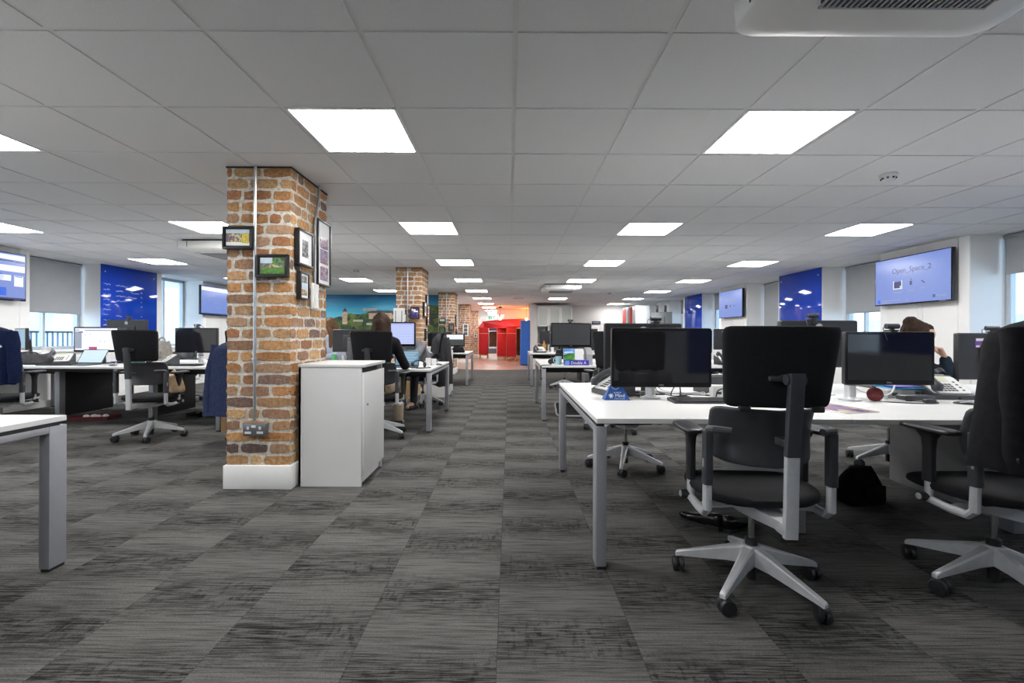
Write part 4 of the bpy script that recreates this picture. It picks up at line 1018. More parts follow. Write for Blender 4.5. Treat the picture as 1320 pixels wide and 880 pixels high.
# ------------------------------------------------------------------ things on the desks and the floor
PG = 'desk telephones'
def phone(label, x, y, rz, body=GPLAST, face=WPLAST):
    t = thing('telephone', label, 'telephone', (x, y, DT), rz, PG)
    q = MB(); q.prism([(-.10, 0), (.10, 0), (.10, .115), (.085, .130), (-.10, .028)], -.115, .125, 'x'); q.build('base', BLKSAT, t)
    A = Matrix.Translation((0, -.0075, .079)) @ Euler((R(28.9), 0, 0)).to_matrix().to_4x4()
    q = MB(); q.prism(rrect(.215, .185, .02, 4, .01), -.001, .010, 'z'); q.xf(A); q.build('face_plate', face, t)
    q = MB(); q.box(-.032, .062, .035, .080, .0095, .0120, .002); q.xf(A); q.build('display', CREAM, t)
    q = MB()
    for i in range(4):
        for j in range(4): q.box(-.030+.021*i, -.014+.021*i, -.075+.022*j, -.061+.022*j, .0095, .0135, .002)
    for j in range(4): q.box(.076, .090, -.07+.03*j, -.058+.03*j, .0095, .013, .002)
    q.xf(A); q.build('keypad', BLKSAT, t)
    q = MB(); q.tube([(-.085, -.085, .020), (-.085, -.075, .040), (-.085, -.03, .052), (-.085, .03, .052), (-.085, .072, .040), (-.085, .082, .018)], [.022, .028, .019, .019, .028, .022], 12, 1.15); q.xf(A); q.build('receiver', body, t, 60)
    q = MB(); pts = []
    for i in range(70):
        u = i/69; a = i*1.25; pts.append((-.12-.03*math.sin(u*PI)+.008*math.cos(a), -.09+.15*u, .018+.008*math.sin(a)+.012*math.sin(u*PI)))
    q.tube(pts, .0022, 5); q.build('coiled_cord', BLK, t)
    return t
phone('grey desk telephone turned sideways beside the blue card sign', .69, 3.10, -76, BLKSAT)
phone('silver desk telephone with lcd beside the black coat', 2.77, 2.97, -6, BLKSAT)
phone('desk telephone facing away behind the silver telephone at right', 2.92, 3.27, 170, BLKSAT)
phone('desk telephone right of the large dark monitor, half hidden by the bare chair', 1.45, 3.22, 190, BLKSAT)
phone('desk telephone on the second right-hand desk right of the large dark monitor', 2.98, 6.38, 8, BLKSAT)
phone('small far desk telephone on the third right-hand desk corner', .68, 10.5, 20, BLKSAT)
phone('desk telephone on the left window desk before the white monitor', -5.82, 5.98, 25, BLKSAT)
phone('desk telephone below the dark monitor left of the nearest pillar', -4.42, 5.92, -15, BLKSAT)
def keyboard(label, x, y, rz, w=.43):
    t = thing('keyboard', label, 'keyboard', (x, y, DT), rz, 'computer keyboards')
    q = MB(); q.prism([(-.07, 0), (.07, 0), (.07, .020), (-.07, .009)], -w/2, w/2, 'x'); q.build('base', BLKSAT, t)
    q = MB(); n = 20
    for r in range(6):
        for k in range(n):
            x0 = -w/2+.010+k*(w-.02)/n; y0 = -.062+.0205*r; z = .0095+(y0+.07)*.0786
            if r == 0 and 5 <= k <= 9 and k != 5: continue
            wk = (w-.02)/n*(5 if (r == 0 and k == 5) else 1)-.003
            q.box(x0, x0+wk, y0, y0+.017, z-.001, z+.0055)
    q.build('keys', BLK, t, 0); return t
keyboard('black keyboard in front of the large dark monitor on the nearest right-hand desk', 1.17, 2.73, -1)
keyboard('black keyboard lying by the white monitor on the left window desk', -5.55, 5.68, 6, .40)
keyboard('keyboard beneath the dark monitor left of the nearest brick pillar', -4.0, 5.66, 0, .42)
def mouse(label, x, y, rz):
    t = thing('computer_mouse', label, 'mouse', (x, y, DT), rz, 'computer mice')
    q = MB(); q.loft([[(a, y_, .001+max(0, b+.0)*hh/.5*.5+ (0 if b < 0 else 0)) for a, b in sup(18, w, .5, 2.5)] for y_, w, hh in ((-.055, .012, .012), (-.048, .024, .024), (-.02, .031, .036), (.02, .031, .034), (.048, .026, .022), (.056, .014, .012))]); q.build('shell', BLKSAT, t, 70)
    q = MB(); q.tube([(-.033, -.03, .012), (-.034, 0, .018), (-.032, .035, .012)], .003, 6); q.tube([(.033, -.03, .012), (.034, 0, .018), (.032, .035, .012)], .003, 6); q.build('silver_edge', ALU, t)
    q = MB(); q.cyl((-.004, .03, .034), (.004, .03, .034), .008, seg=12); q.build('wheel', RUBBER, t)
mouse('black and silver computer mouse before the silver telephone', 2.66, 2.69, 60)
mouse('small black computer mouse right of the laptop on the left window desk', -4.86, 5.66, 20)
# folded card sign
t = thing('card_sign', 'blue folded card sign with white lettering beside the large dark monitor', 'sign', (.652, 2.835, DT), 2)
q = MB(); q.loft([[(x, y, z) for x, y in ((-w, -d), (w, -d), (w, d), (-w, d))] for w, d, z in ((.078, .038, 0), (.034, .006, .090))]); q.build('card', SIGNB, t, 0)
def onsign(x, z): 
    tl = math.atan2(.032, .09); return Matrix.Translation((x, -.0385+.032*z/.09-.0006, z)) @ Euler((R(90)-tl, 0, 0)).to_matrix().to_4x4()
text('sign_small_text', 'in aid of', .0135, PAPER, t, onsign(.004, .045)); text('sign_text', 'Mind', .030, PAPER, t, onsign(.018, .0265)); text('sign_footer_text', 'for better mental health', .0066, PAPER, t, onsign(.014, .0095))
q = MB()
for k in range(7): 
    a = 2*PI*k/7; q.obox((.009*math.cos(a), .009*math.sin(a), 0), (.013, .0035+.002*(k % 2), .0012), (0, 0, a))
q.cyl((0, 0, -.0006), (0, 0, .0006), .008, seg=12); q.xf(onsign(-.037, .026)); q.build('splash_emblem', PAPER, t, 0)
q = MB(); q.tube([Matrix(onsign(0, 0)) @ Vector((-.030+.05*i/8, .088-.016*math.sin(PI*i/8)-.004, 0)) for i in range(9)], .0012, 5); q.build('ring_mark', PAPER, t, 0)
# pens behind the sign
for i, (dx, dy, a, m, nm) in enumerate(((.0, .0, 25, RED, 'red'), (.03, .02, 60, BLK, 'black'), (.015, .04, 40, mat('orange_pen', (.5, .12, .02), .4), 'orange'))):
    t = thing('pen', '%s pen lying behind the blue card sign' % nm, 'pen', (.76+dx, 2.96+dy, DT+.0045), a, 'pens by the card sign')
    q = MB(); q.lathe([(0, -.07), (.002, -.069), (.0042, -.058), (.0042, .06), (.0035, .066), (0, .067)], (0, 0, 0), 10, 'x'); q.build('barrel', m, t)
    q = MB(); q.obox((.045, 0, .0045), (.035, .003, .0015)); q.build('clip', ALU, t, 0)
def cable(label, pts, r=.003, m=BLK, group='loose cables on the desks'):
    t = thing('cable', label, 'cable', pts[0], 0, group); o = Vector(pts[0]); pp = []
    P = [Vector(p) for p in pts]
    for i in range(len(P)-1):
        a, b, c, d = P[max(i-1, 0)], P[i], P[i+1], P[min(i+2, len(P)-1)]
        for k in range(6):
            u = k/6; pp.append(.5*((2*b)+(c-a)*u+(2*a-5*b+4*c-d)*u*u+(3*b-a-3*c+d)*u**3)-o)
    pp.append(P[-1]-o)
    q = MB(); q.tube(pp, r, 6); q.build('lead', m, t)
    q = MB(); d = (pp[-1]-pp[-2]).normalized(); q.cyl(pp[-1], pp[-1]+d*.03, r*2, r*1.8, 10); q.build('plug', m, t)
z = DT+.004
cable('black cable looping under the large dark monitor', [(.92, 2.93, .80), (.97, 3.0, .74), (1.06, 2.98, z), (1.15, 2.94, z), (1.13, 3.05, z), (1.28, 3.02, z)])
cable('white cable curling right of the large monitor post', [(.94, 2.95, .79), (1.02, 3.05, .745), (1.12, 3.06, .735), (1.22, 3.12, z), (1.32, 3.08, z)], .004, WPLAST)
cable('black cable loop before the blue folders on the right-hand desk', [(2.28, 2.90, .78), (2.24, 2.84, z), (2.30, 2.72, z), (2.45, 2.68, z), (2.52, 2.72, z), (2.44, 2.80, z)])
cable('white cable looping under the dark glossy monitor', [(2.16, 2.92, .80), (2.24, 2.95, .76), (2.34, 2.92, .735), (2.42, 2.93, .75), (2.46, 2.95, .80)], .005, WPLAST)
cable('black cable hanging down the corner of the second right-hand desk', [(.55, 6.10, z), (.47, 6.05, z), (.43, 6.02, z), (.408, 6.01, .70), (.405, 6.0, .62), (.41, 5.99, .56)], .006)
cable('black cable tangle left of the large monitor post', [(.80, 3.02, z), (.86, 3.08, z), (.78, 3.12, z), (.90, 3.13, z), (.82, 3.0, .724), (.95, 3.10, z)], .005)
cable('black cable at the aisle desk edge by the headset', [(-.98, 5.62, z), (-1.02, 5.50, z), (-1.10, 5.40, z), (-1.02, 5.34, z), (-.95, 5.45, z)], .004)
cable('white cable below the dark monitor left of the pillar', [(-4.0, 6.0, .80), (-3.92, 5.95, .74), (-3.85, 5.85, z), (-3.95, 5.78, z), (-3.80, 5.72, z)], .004, WPLAST)
cable('black cable coil between the blue card sign and the monitor post', [(.72, 2.98, z), (.80, 2.94, z+.012), (.85, 3.02, z+.02), (.76, 3.05, z+.012), (.74, 2.96, z+.02), (.84, 2.95, z)], .006)
cable('grey cable bundle behind the large monitor post', [(.78, 3.10, z), (.95, 3.05, .74), (1.10, 3.10, z), (1.22, 3.05, z+.01), (1.30, 3.12, z)], .007, GPLAST)
cable('black cable standing up right of the large monitor post', [(1.08, 2.93, z), (1.085, 2.935, .76), (1.08, 2.95, .80), (1.06, 2.97, .78), (1.05, 3.0, z), (1.12, 3.0, z)], .004)
def hub(name, label, cat, loc, rz, size, m, parts=()):
    t = thing(name, label, cat, loc, rz); q = MB(); q.box(-size[0]/2, size[0]/2, -size[1]/2, size[1]/2, 0, size[2], min(.006, size[2]*.3)); q.build('case', m, t)
    for (nm, b, mm) in parts: q = MB(); q.box(*b, .001); q.build(nm, mm, t)
    return t
hub('adapter_box', 'white adapter box with black cable right of the keyboard', 'adapter', (1.36, 2.98, DT), -6, (.12, .07, .075), WPLAST, [('port', (-.03, -.005, -.037, -.034, .02, .035), BLK)])
cable('black lead arched over the white adapter box', [(1.31, 2.93, .72), (1.32, 2.925, .76), (1.36, 2.92, .775), (1.40, 2.925, .76), (1.41, 2.93, .725)], .004)
hub('power_brick', 'black power brick before the blue folders', 'power supply', (2.53, 2.88, DT), 4, (.20, .07, .028), BLKSAT, [('cord_stub', (.10, .13, -.006, .006, .008, .02), BLK)])
hub('usb_dongle', 'small black dongle box before the power brick', 'adapter', (2.49, 2.74, DT), -8, (.06, .035, .02), BLKSAT, [('plug', (.03, .045, -.008, .008, .006, .014), ALU)])
hub('charger', 'grey charger block under the dark glossy monitor', 'adapter', (2.45, 2.98, DT), 10, (.10, .07, .05), GPLAST, [('socket', (-.02, .02, -.037, -.034, .015, .035), BLK)])
t = thing('yarn_ball', 'dark red rubber-band ball beside the monitor post', 'ball', (2.215, 2.80, DT))
q = MB(); q.ball((0, 0, .042), .040, sub=3); q.build('core', REDBALL, t)
q = MB(); rr = random.Random(4)
for k in range(14):
    e = Euler((rr.uniform(0, 3), rr.uniform(0, 3), rr.uniform(0, 3))).to_matrix(); q.tube([e @ Vector((.0405*math.cos(a*PI/10), .0405*math.sin(a*PI/10), 0))+Vector((0, 0, .042)) for a in range(21)], .0022, 4)
q.build('bands', REDBALL, t)
t = thing('magazine', 'colourful magazine on the desk just right of the bare chair', 'magazine', (1.77, 2.50, DT), 12)
q = MB(); q.box(-.105, .105, -.15, .15, 0, .006, .001); q.build('pages', PAPER, t, 0)
q = MB(); q.box(-.104, .104, -.149, .149, .006, .0066); q.build('cover', photo_mat('magazine_cover', [(.06, .08, .25), (.35, .2, .3), (.6, .45, .25), (.65, .6, .6)], 9), t, 0)
# stacked papers and folders
t = thing('paper_stack', 'stack of white papers under the blue folders', 'papers', (2.68, 3.08, DT), -5); q = MB(); rr = random.Random(8)
for k in range(8): q.obox((rr.uniform(-.006, .006), rr.uniform(-.006, .006), .003+.0058*k), (.30, .21, .0054), (0, 0, rr.uniform(-.05, .05)))
q.build('sheets', PAPER, t, 0)
t = thing('document_wallet', 'light blue plastic wallet on top of the paper stack', 'folder', (2.66, 3.07, DT+.0475), -8); q = MB()
q.loft([[(x, y, zz+.012*math.cos(x*7)) for x, y in ((-.16, -.11), (-.05, -.115), (.06, -.115), (.16, -.11), (.16, .11), (-.16, .11))] for zz in (.0, .006)]); q.build('wallet', mat('cyan_plastic', (.05, .40, .75), .25), t, 0)
q = MB(); q.obox((-.02, 0, .022), (.29, .2, .003), (.02, 0, .1)); q.build('insert', mat('violet_card', (.10, .08, .45), .5), t, 0)
# headsets
def headset(label, x, y, rz, z0=DT):
    t = thing('headset', label, 'headset', (x, y, z0), rz, 'black headsets')
    q = MB(); q.tube([(.075*math.cos(a), .02, .036+.085*math.sin(a)*.6) for a in [PI*i/14 for i in range(15)]], .006, 8, 1.6); q.build('headband', BLK, t)
    for s in (-1, 1):
        q = MB(); q.lathe([(0, -.012), (.030, -.012), (.035, -.003), (.030, .010), (0, .012)], (s*.075, .02, .0355), 18, 'x'); q.build('ear_pad', RUBBER, t)
    q = MB(); q.tube([(-.08, .0, .03), (-.085, -.05, .02), (-.06, -.09, .012)], .003, 6); q.ball((-.058, -.092, .013), .008, sub=2); q.build('microphone', BLK, t)
headset('black headset left of the monitor post behind the bare chair', 2.0, 3.0, 20)
headset('black headset at the corner of the second right-hand desk', .60, 6.35, 70)
headset('black headset on the corner of the aisle desk', -1.08, 5.52, 30)
headset('black headset on the left window desk beside the phone', -5.60, 6.12, 10)
# mug, paper ream, prints on the second right-hand desk
t = thing('mug', 'pale cyan mug on the second right-hand desk', 'mug', (.662, 6.26, DT), 180)
q = MB(); q.lathe([(0, 0), (.034, 0), (.040, .01), (.042, .11), (.0385, .11), (.036, .012), (0, .010)], seg=28); q.build('cup', MUGC, t)
q = MB(); q.tube([(.040, 0, .092), (.060, 0, .090), (.070, 0, .066), (.066, 0, .038), (.040, 0, .026)], .0055, 8); q.build('handle', MUGC, t)
t = thing('paper_ream', 'violet wrapped paper ream with white lettering, beside the cyan mug', 'paper ream', (.885, 6.18, DT), 0)
q = MB(); q.box(-.158, .158, -.11, .11, 0, .068, .004); q.build('wrapper', mat('violet_wrapper', (.035, .025, .33), .3, var=.25, scale=9), t)
text('ream_text', 'Double A', .052, PAPER, t, faceF(.02, -.1112, .032))
q = MB(); q.box(-.156, -.10, -.1108, -.109, .006, .062); q.build('label_patch', mat('light_blue_print', (.12, .3, .65), .3), t, 0)
t = thing('postcard_print', 'upright landscape print with blue sky and green hill on the paper ream', 'print', (.79, 6.13, DT+.069), 0)
q = MB(); q.obox((0, .02, .074), (.150, .006, .148), (R(-8), 0, 0)); q.build('board', PAPER, t, 0)
A = Matrix.Translation((0, .0165, .074)) @ Euler((R(-8), 0, 0)).to_matrix().to_4x4()
for nm, m, pl in (('sky_print', mat('print_sky', (.10, .30, .72), .4, var=.4, scale=20), [(-.074, -.0), (.074, .01), (.074, .072), (-.074, .072)]), ('cloud_print', mat('print_cloud', (.55, .66, .8), .4), [(-.07, .012), (.07, .02), (.04, .04), (-.06, .032)]),
                  ('meadow_print', mat('print_meadow', (.06, .30, .03), .4, var=.5, scale=25), [(-.074, -.073), (.074, -.073), (.074, .012), (-.02, .004), (-.074, -.006)]), ('slope_print', mat('print_slope', (.02, .11, .02), .4), [(-.074, -.04), (.05, .0), (.02, .006), (-.074, -.008)])):
    q = MB(); dd = {'sky_print': .0004, 'cloud_print': .0008, 'meadow_print': .0010, 'slope_print': .0014}[nm]; q.prism(pl, -dd-.0003, -dd+.0003); q.xf(A); q.build(nm, m, t, 0)
t = thing('paper_sheets', 'white sheets standing upright right of the landscape print', 'papers', (.925, 6.14, DT+.069), 0)
q = MB(); [q.obox((.002*k, .01+.012*k, .074), (.115, .003, .148), (R(-7-k), 0, R(2*k))) for k in range(4)]; q.build('sheets', PAPER, t, 0)
t = thing('magazine_file', 'grey magazine file behind the white sheets on the second right-hand desk', 'file box', (1.06, 6.24, DT), 0)
q = MB(); q.loft([[(-.04, y, 0), (.04, y, 0), (.04, y, zz), (-.04, y, zz)] for y, zz in ((-.11, .14), (-.02, .22), (.11, .23))]); q.build('file', GPLAST, t, 0)
# bottle and cup on the third bench
t = thing('bottle', 'amber bottle on the third right-hand desk before the shelving', 'bottle', (.80, 10.75, DT)); q = MB(); q.lathe([(0, 0), (.045, 0), (.047, .02), (.047, .15), (.018, .22), (.016, .27), (0, .27)], seg=20); q.build('glass', mat('amber_glass', (.38, .18, .03), .2), t)
q = MB(); q.cyl((0, 0, .268), (0, 0, .295), .018, seg=16); q.build('cap', BLK, t)
t = thing('paper_cup', 'white cup beside the amber bottle on the third right-hand desk', 'cup', (.98, 10.7, DT)); q = MB(); q.lathe([(0, 0), (.032, 0), (.043, .12), (.040, .12), (.03, .01), (0, .01)], seg=20); q.build('cup', WPLAST, t)
# laptops
def laptop(label, x, y, rz, scr, ang=108, w=.32):
    t = thing('laptop', label, 'laptop', (x, y, DT), rz, 'open laptops'); d = .22
    q = MB(); q.prism(rrect(w, d, .012, 3), .002, .016, 'z'); q.build('base', mat('laptop_grey', (.10, .105, .11), .35, .4), t)
    q = MB(); [q.box(-w/2+.02+k*(w-.04)/14, -w/2+.02+(k+1)*(w-.04)/14-.003, .09-.02*r-.017, .09-.02*r, .0155, .0175) for k in range(14) for r in range(5)]; q.build('keys', BLK, t, 0)
    A = Matrix.Translation((0, d/2-.004, .014)) @ Euler((R(90-ang), 0, 0)).to_matrix().to_4x4()
    q = MB(); q.box(-w/2, w/2, -.003, .004, 0, .205, .003); q.xf(A); q.build('lid', BLKSAT, t)
    q = MB(); q.box(-w/2+.01, w/2-.01, -.0042, -.0028, .014, .193); q.xf(A); q.build('screen', scr, t, 0)
    q = MB(); [q.box(-w/2+.02, w/2-.02-.02*(k % 3), -.0046, -.0041, .17-.02*k, .173-.02*k) for k in range(6)]; q.xf(A); q.build('screen_line', INK_LT, t, 0)
    return t
laptop('open laptop with pale screen on the left window desk', -5.33, 5.75, 0, SCR_PALE, 122)
laptop('open laptop with teal screen at the hands of the dark-haired woman', -1.245, 5.50, 2, SCR_LAP, 112, .29)
laptop('laptop facing the woman leaning on her hand at right', 2.90, 3.56, 172, SCR_WHT, 110)
# bags
def bag(label, loc, rz, w, d, h, m, name='bag', handle=True, seed=1, top=.45):
    t = thing(name, label, 'bag', loc, rz); rr = random.Random(seed); rings = []
    for i in range(13):
        u = i/12; k = 1-(1-top)*u**1.6; b = .75+.25*math.sin(min(1, u*3+.3)*PI/2)
        dx = .04*math.sin(u*3+seed)*h
        rings.append([(x*b*(1+.06*math.sin(5*a+seed+u*4))+dx, y*b*k*(1+.10*math.sin(4*a+seed*2+u*3)), h*u+(.015*math.sin(3*a+seed))*u) for (x, y), a in zip(sup(26, w/2*(1-(1-top)*.55*u*u), d/2, 3), [2*PI*j/26 for j in range(26)])])
    q = MB(); q.loft(rings); q.build('body', m, t, 80)
    if handle: q = MB(); q.tube([(-w*.2, 0, h*.95), (-w*.16, .0, h*1.12), (0, 0, h*1.2), (w*.16, 0, h*1.12), (w*.2, 0, h*.95)], .010, 8); q.build('handle', m, t)
    q = MB(); q.obox((0, -d*.46, h*.42), (w*.5, .02, h*.34), None, .008); q.build('pocket', m, t)
    return t
bag('black bag slumped on the carpet under the nearest right-hand desk', (2.36, 3.12, 0), 15, .34, .24, .22, COATBLK, seed=3, handle=False, top=.25)
bag('taupe rucksack on the left window desk behind the turned chair', (-4.50, 5.98, DT), -10, .26, .18, .29, TAUPE, 'rucksack', seed=5)
bag('slumped black bag on the left window desk near the photo edge', (-6.10, 5.86, DT), 5, .56, .26, .13, DKGREY, seed=6, top=.6)
bag('tan canvas bag on the seat of the turned chair at left', (-3.66, 5.04, .474), -35, .24, .16, .20, TAN, seed=8, top=.6)
bag('black bag on the far left-hand desk past the grey cupboard', (-1.15, 10.35, DT), 0, .30, .2, .12, COATBLK, seed=9, handle=False)
# left desk odds and ends
t = thing('plastic_tub', 'translucent white tub on the left window desk by the sideways monitor', 'container', (-6.22, 6.22, DT)); q = MB(); q.lathe([(0, 0), (.07, 0), (.085, .12), (.06, .15), (.055, .19), (0, .19)], seg=20); q.build('tub', WPLAST, t)
q = MB(); q.cyl((0, 0, .188), (0, 0, .21), .06, seg=20); q.build('lid', WPLAST, t)
hub('white_box', 'flat white carton on the left window desk under the window', 'box', (-5.90, 6.45, DT), 4, (.30, .2, .09), PAPER, [('lid_edge', (-.152, .152, -.102, .102, .06, .092), PAPER)])
hub('green_box', 'dark green carton behind the open laptop at left', 'box', (-4.98, 6.12, DT), -4, (.22, .12, .085), mat('dark_green_card', (.03, .11, .09), .6), [('lid_edge', (-.112, .112, -.062, .062, .06, .087), mat('dark_green_card', (.03, .11, .09), .6))])
t = thing('box_lid', 'shallow dark red box lid on the carpet under the left window desk', 'box', (-5.37, 5.99, 0), 10)
q = MB(); q.box(-.22, .22, -.14, .14, 0, .006); [q.box(*b, 0, .05) for b in ((-.22, -.214, -.14, .14), (.214, .22, -.14, .14), (-.22, .22, -.14, -.134), (-.22, .22, .134, .14))]; q.build('tray', REDBOX, t, 0)
for k in range(4):
    t = thing('crumpled_paper', 'crumpled pale paper in the red box lid', 'paper', (-5.47+.075*k, 5.97+.03*(k % 2), .007), 20*k, 'crumpled papers in the red box lid'); q = MB(); q.ball((0, 0, .03), .034, (1.1, .9, .8), 2)
    for v in q.bm.verts: v.co += Vector((0, 0, 0))+noise.noise_vector(v.co*60+Vector((k, k, k)))*.008
    for v in q.bm.verts: v.co.z = max(v.co.z, 0)
    q.build('wad', PAPER, t, 0)
def shoe(label, loc, rz, m=BLKGLOSS):
    t = thing('shoe', label, 'shoe', loc, rz, 'black shoes on the carpet'); q = MB()
    q.loft([[(a, y, zz+b) for a, b in sup(18, w, hh, 2.6)] for y, w, zz, hh in ((-.125, .018, .055, .03), (-.11, .032, .05, .043), (-.06, .034, .046, .038), (0, .036, .038, .028), (.06, .044, .034, .022), (.105, .036, .03, .018), (.13, .015, .026, .010))]); q.build('upper', m, t, 70)
    q = MB(); q.prism([(x, y) for x, y in ((-.03, -.12), (.03, -.12), (.036, -.03), (.045, .05), (.036, .115), (0, .135), (-.036, .115), (-.045, .05), (-.036, -.03))], 0, .014, 'z'); q.box(-.03, .03, -.12, -.05, .0, .025); q.build('sole', RUBBER, t)
shoe('black shoe on the carpet by the left window desk panel, left of the pair', (-4.22, 6.18, 0), 70); shoe('black shoe on the carpet by the left window desk panel, right of the pair', (-4.02, 6.25, 0), 85)
shoe('glossy black shoe under the bare chair, beside its base', (1.13, 2.72, 0), 40); shoe('glossy black shoe under the bare chair, behind its base', (1.32, 2.66, 0), -60)
t = thing('footrest', 'black mesh footrest on the carpet under the second right-hand desk', 'footrest', (.86, 6.28, 0), 0)
A = Matrix.Translation((0, 0, .11)) @ Euler((R(30), 0, 0)).to_matrix().to_4x4(); q = MB(); pts = [(x, y, 0) for x, y in rrect(.46, .30, .06, 4)]; q.tube(pts+[pts[0]], .012, 8); q.xf(A); q.build('rim', GPLAST, t)
q = MB(); [q.box(-.22+.020*k-.003, -.22+.020*k+.003, -.145, .145, -.003, .003) for k in range(1, 22)]; [q.box(-.225, .225, -.14+.02*k-.003, -.14+.02*k+.003, -.003, .003) for k in range(1, 14)]; q.xf(A); q.build('mesh', BLK, t, 0)
q = MB(); [q.tube([(s*.18, -.12, .045), (s*.18, -.12, .008), (s*.18, .14, .008), (s*.18, .10, .155)], .008, 6) for s in (-1, 1)]; q.build('stand', BLK, t)
t = thing('cardboard_box', 'brown cardboard box on the carpet under the long navy coat', 'box', (-3.06, 5.34, 0), 0); q = MB(); q.box(-.19, .19, -.14, .14, 0, .30, .003); q.build('carton', CARD, t, 0); q = MB(); q.box(-.192, .192, -.025, .025, .298, .302); q.build('tape', TAN, t, 0)
# aisle desk bits
def glass_cup(label, x, y, m, h=.1, z0=DT):
    t = thing('cup', label, 'cup', (x, y, z0), 0, 'cups on the aisle desk'); q = MB(); q.lathe([(0, 0), (.030, 0), (.036, h), (.033, h), (.027, .008), (0, .008)], seg=20); q.build('cup', m, t)
    q = MB(); q.tube([(.034, 0, h*.8), (.052, 0, h*.75), (.052, 0, h*.35), (.032, 0, h*.25)], .004, 6); q.build('handle', m, t)
glass_cup('white cup right of the teal laptop', -1.03, 5.86, WPLAST); glass_cup('second white cup right of the teal laptop, nearer the aisle', -.98, 5.98, WPLAST, .085); glass_cup('clear glass left of the dark-haired woman', -2.33, 6.5, mat('pale_glass', (.45, .5, .5), .1)); glass_cup('green drink can beside the long-haired woman', -2.44, 6.42, mat('green_tin', (.10, .42, .16), .3, .3), .12)
hub('notebook', 'dark notebook on the aisle desk beside the headset', 'notebook', (-1.02, 6.12, DT), 20, (.2, .28, .014), BLKSAT, [('page_edge', (-.095, .101, -.135, .135, .003, .011), PAPER)])
hub('writing_pad', 'white pad on the aisle desk before the teal laptop', 'pad', (-1.30, 5.33, DT), 0, (.30, .10, .008), PAPER, [('binding', (-.15, .15, .045, .051, 0, .010), GPLAST)])
# ------------------------------------------------------------------ seated people
def cap(q, a, b, ra, rb=None, n=14):
    rb = ra if rb is None else rb; a, b = Vector(a), Vector(b); q.cyl(a, b, ra, rb, n); q.ball(a, ra, sub=2); q.ball(b, rb, sub=2)
def hand(q, w, d, nrm, side, curl=.5, s=1.):
    """palm from the wrist along d, back of the hand facing nrm; four unequal bent fingers and a thumb from the palm's side"""
    w, d, nrm = Vector(w), Vector(d).normalized(), Vector(nrm); nrm = (nrm-d*nrm.dot(d)).normalized(); lat = d.cross(nrm)*side
    for k in range(4):
        o = (k-1.5)*.0185*s; cap(q, w+lat*o*.55+d*.005, w+d*.082*s+lat*o, .0135*s, .0105*s, 10)
        L_ = (.066, .076, .071, .055)[k]*s; p = w+d*.085*s+lat*o; dd = d.copy(); a = curl*(.8+.12*k)
        for j, fr in enumerate((.45, .30, .25)):
            dd = (dd*math.cos(a*.75)-nrm*math.sin(a*.75)).normalized(); e = p+dd*L_*fr; cap(q, p, e, (.0092-.0010*j)*s, (.0086-.0011*j)*s, 8); p = e
    p = w+d*.028*s-lat*.030*s; cap(q, w+d*.015*s-lat*.012*s, p, .0150*s, .0125*s, 10)
    td = (d*.75-lat*.62-nrm*.25).normalized()
    for L_, r in ((.038, .0115), (.030, .0100)):
        e = p+td*L_*s; cap(q, p, e, r*s, r*.9*s, 8); p = e; td = (td+d*.35+lat*.10).normalized()
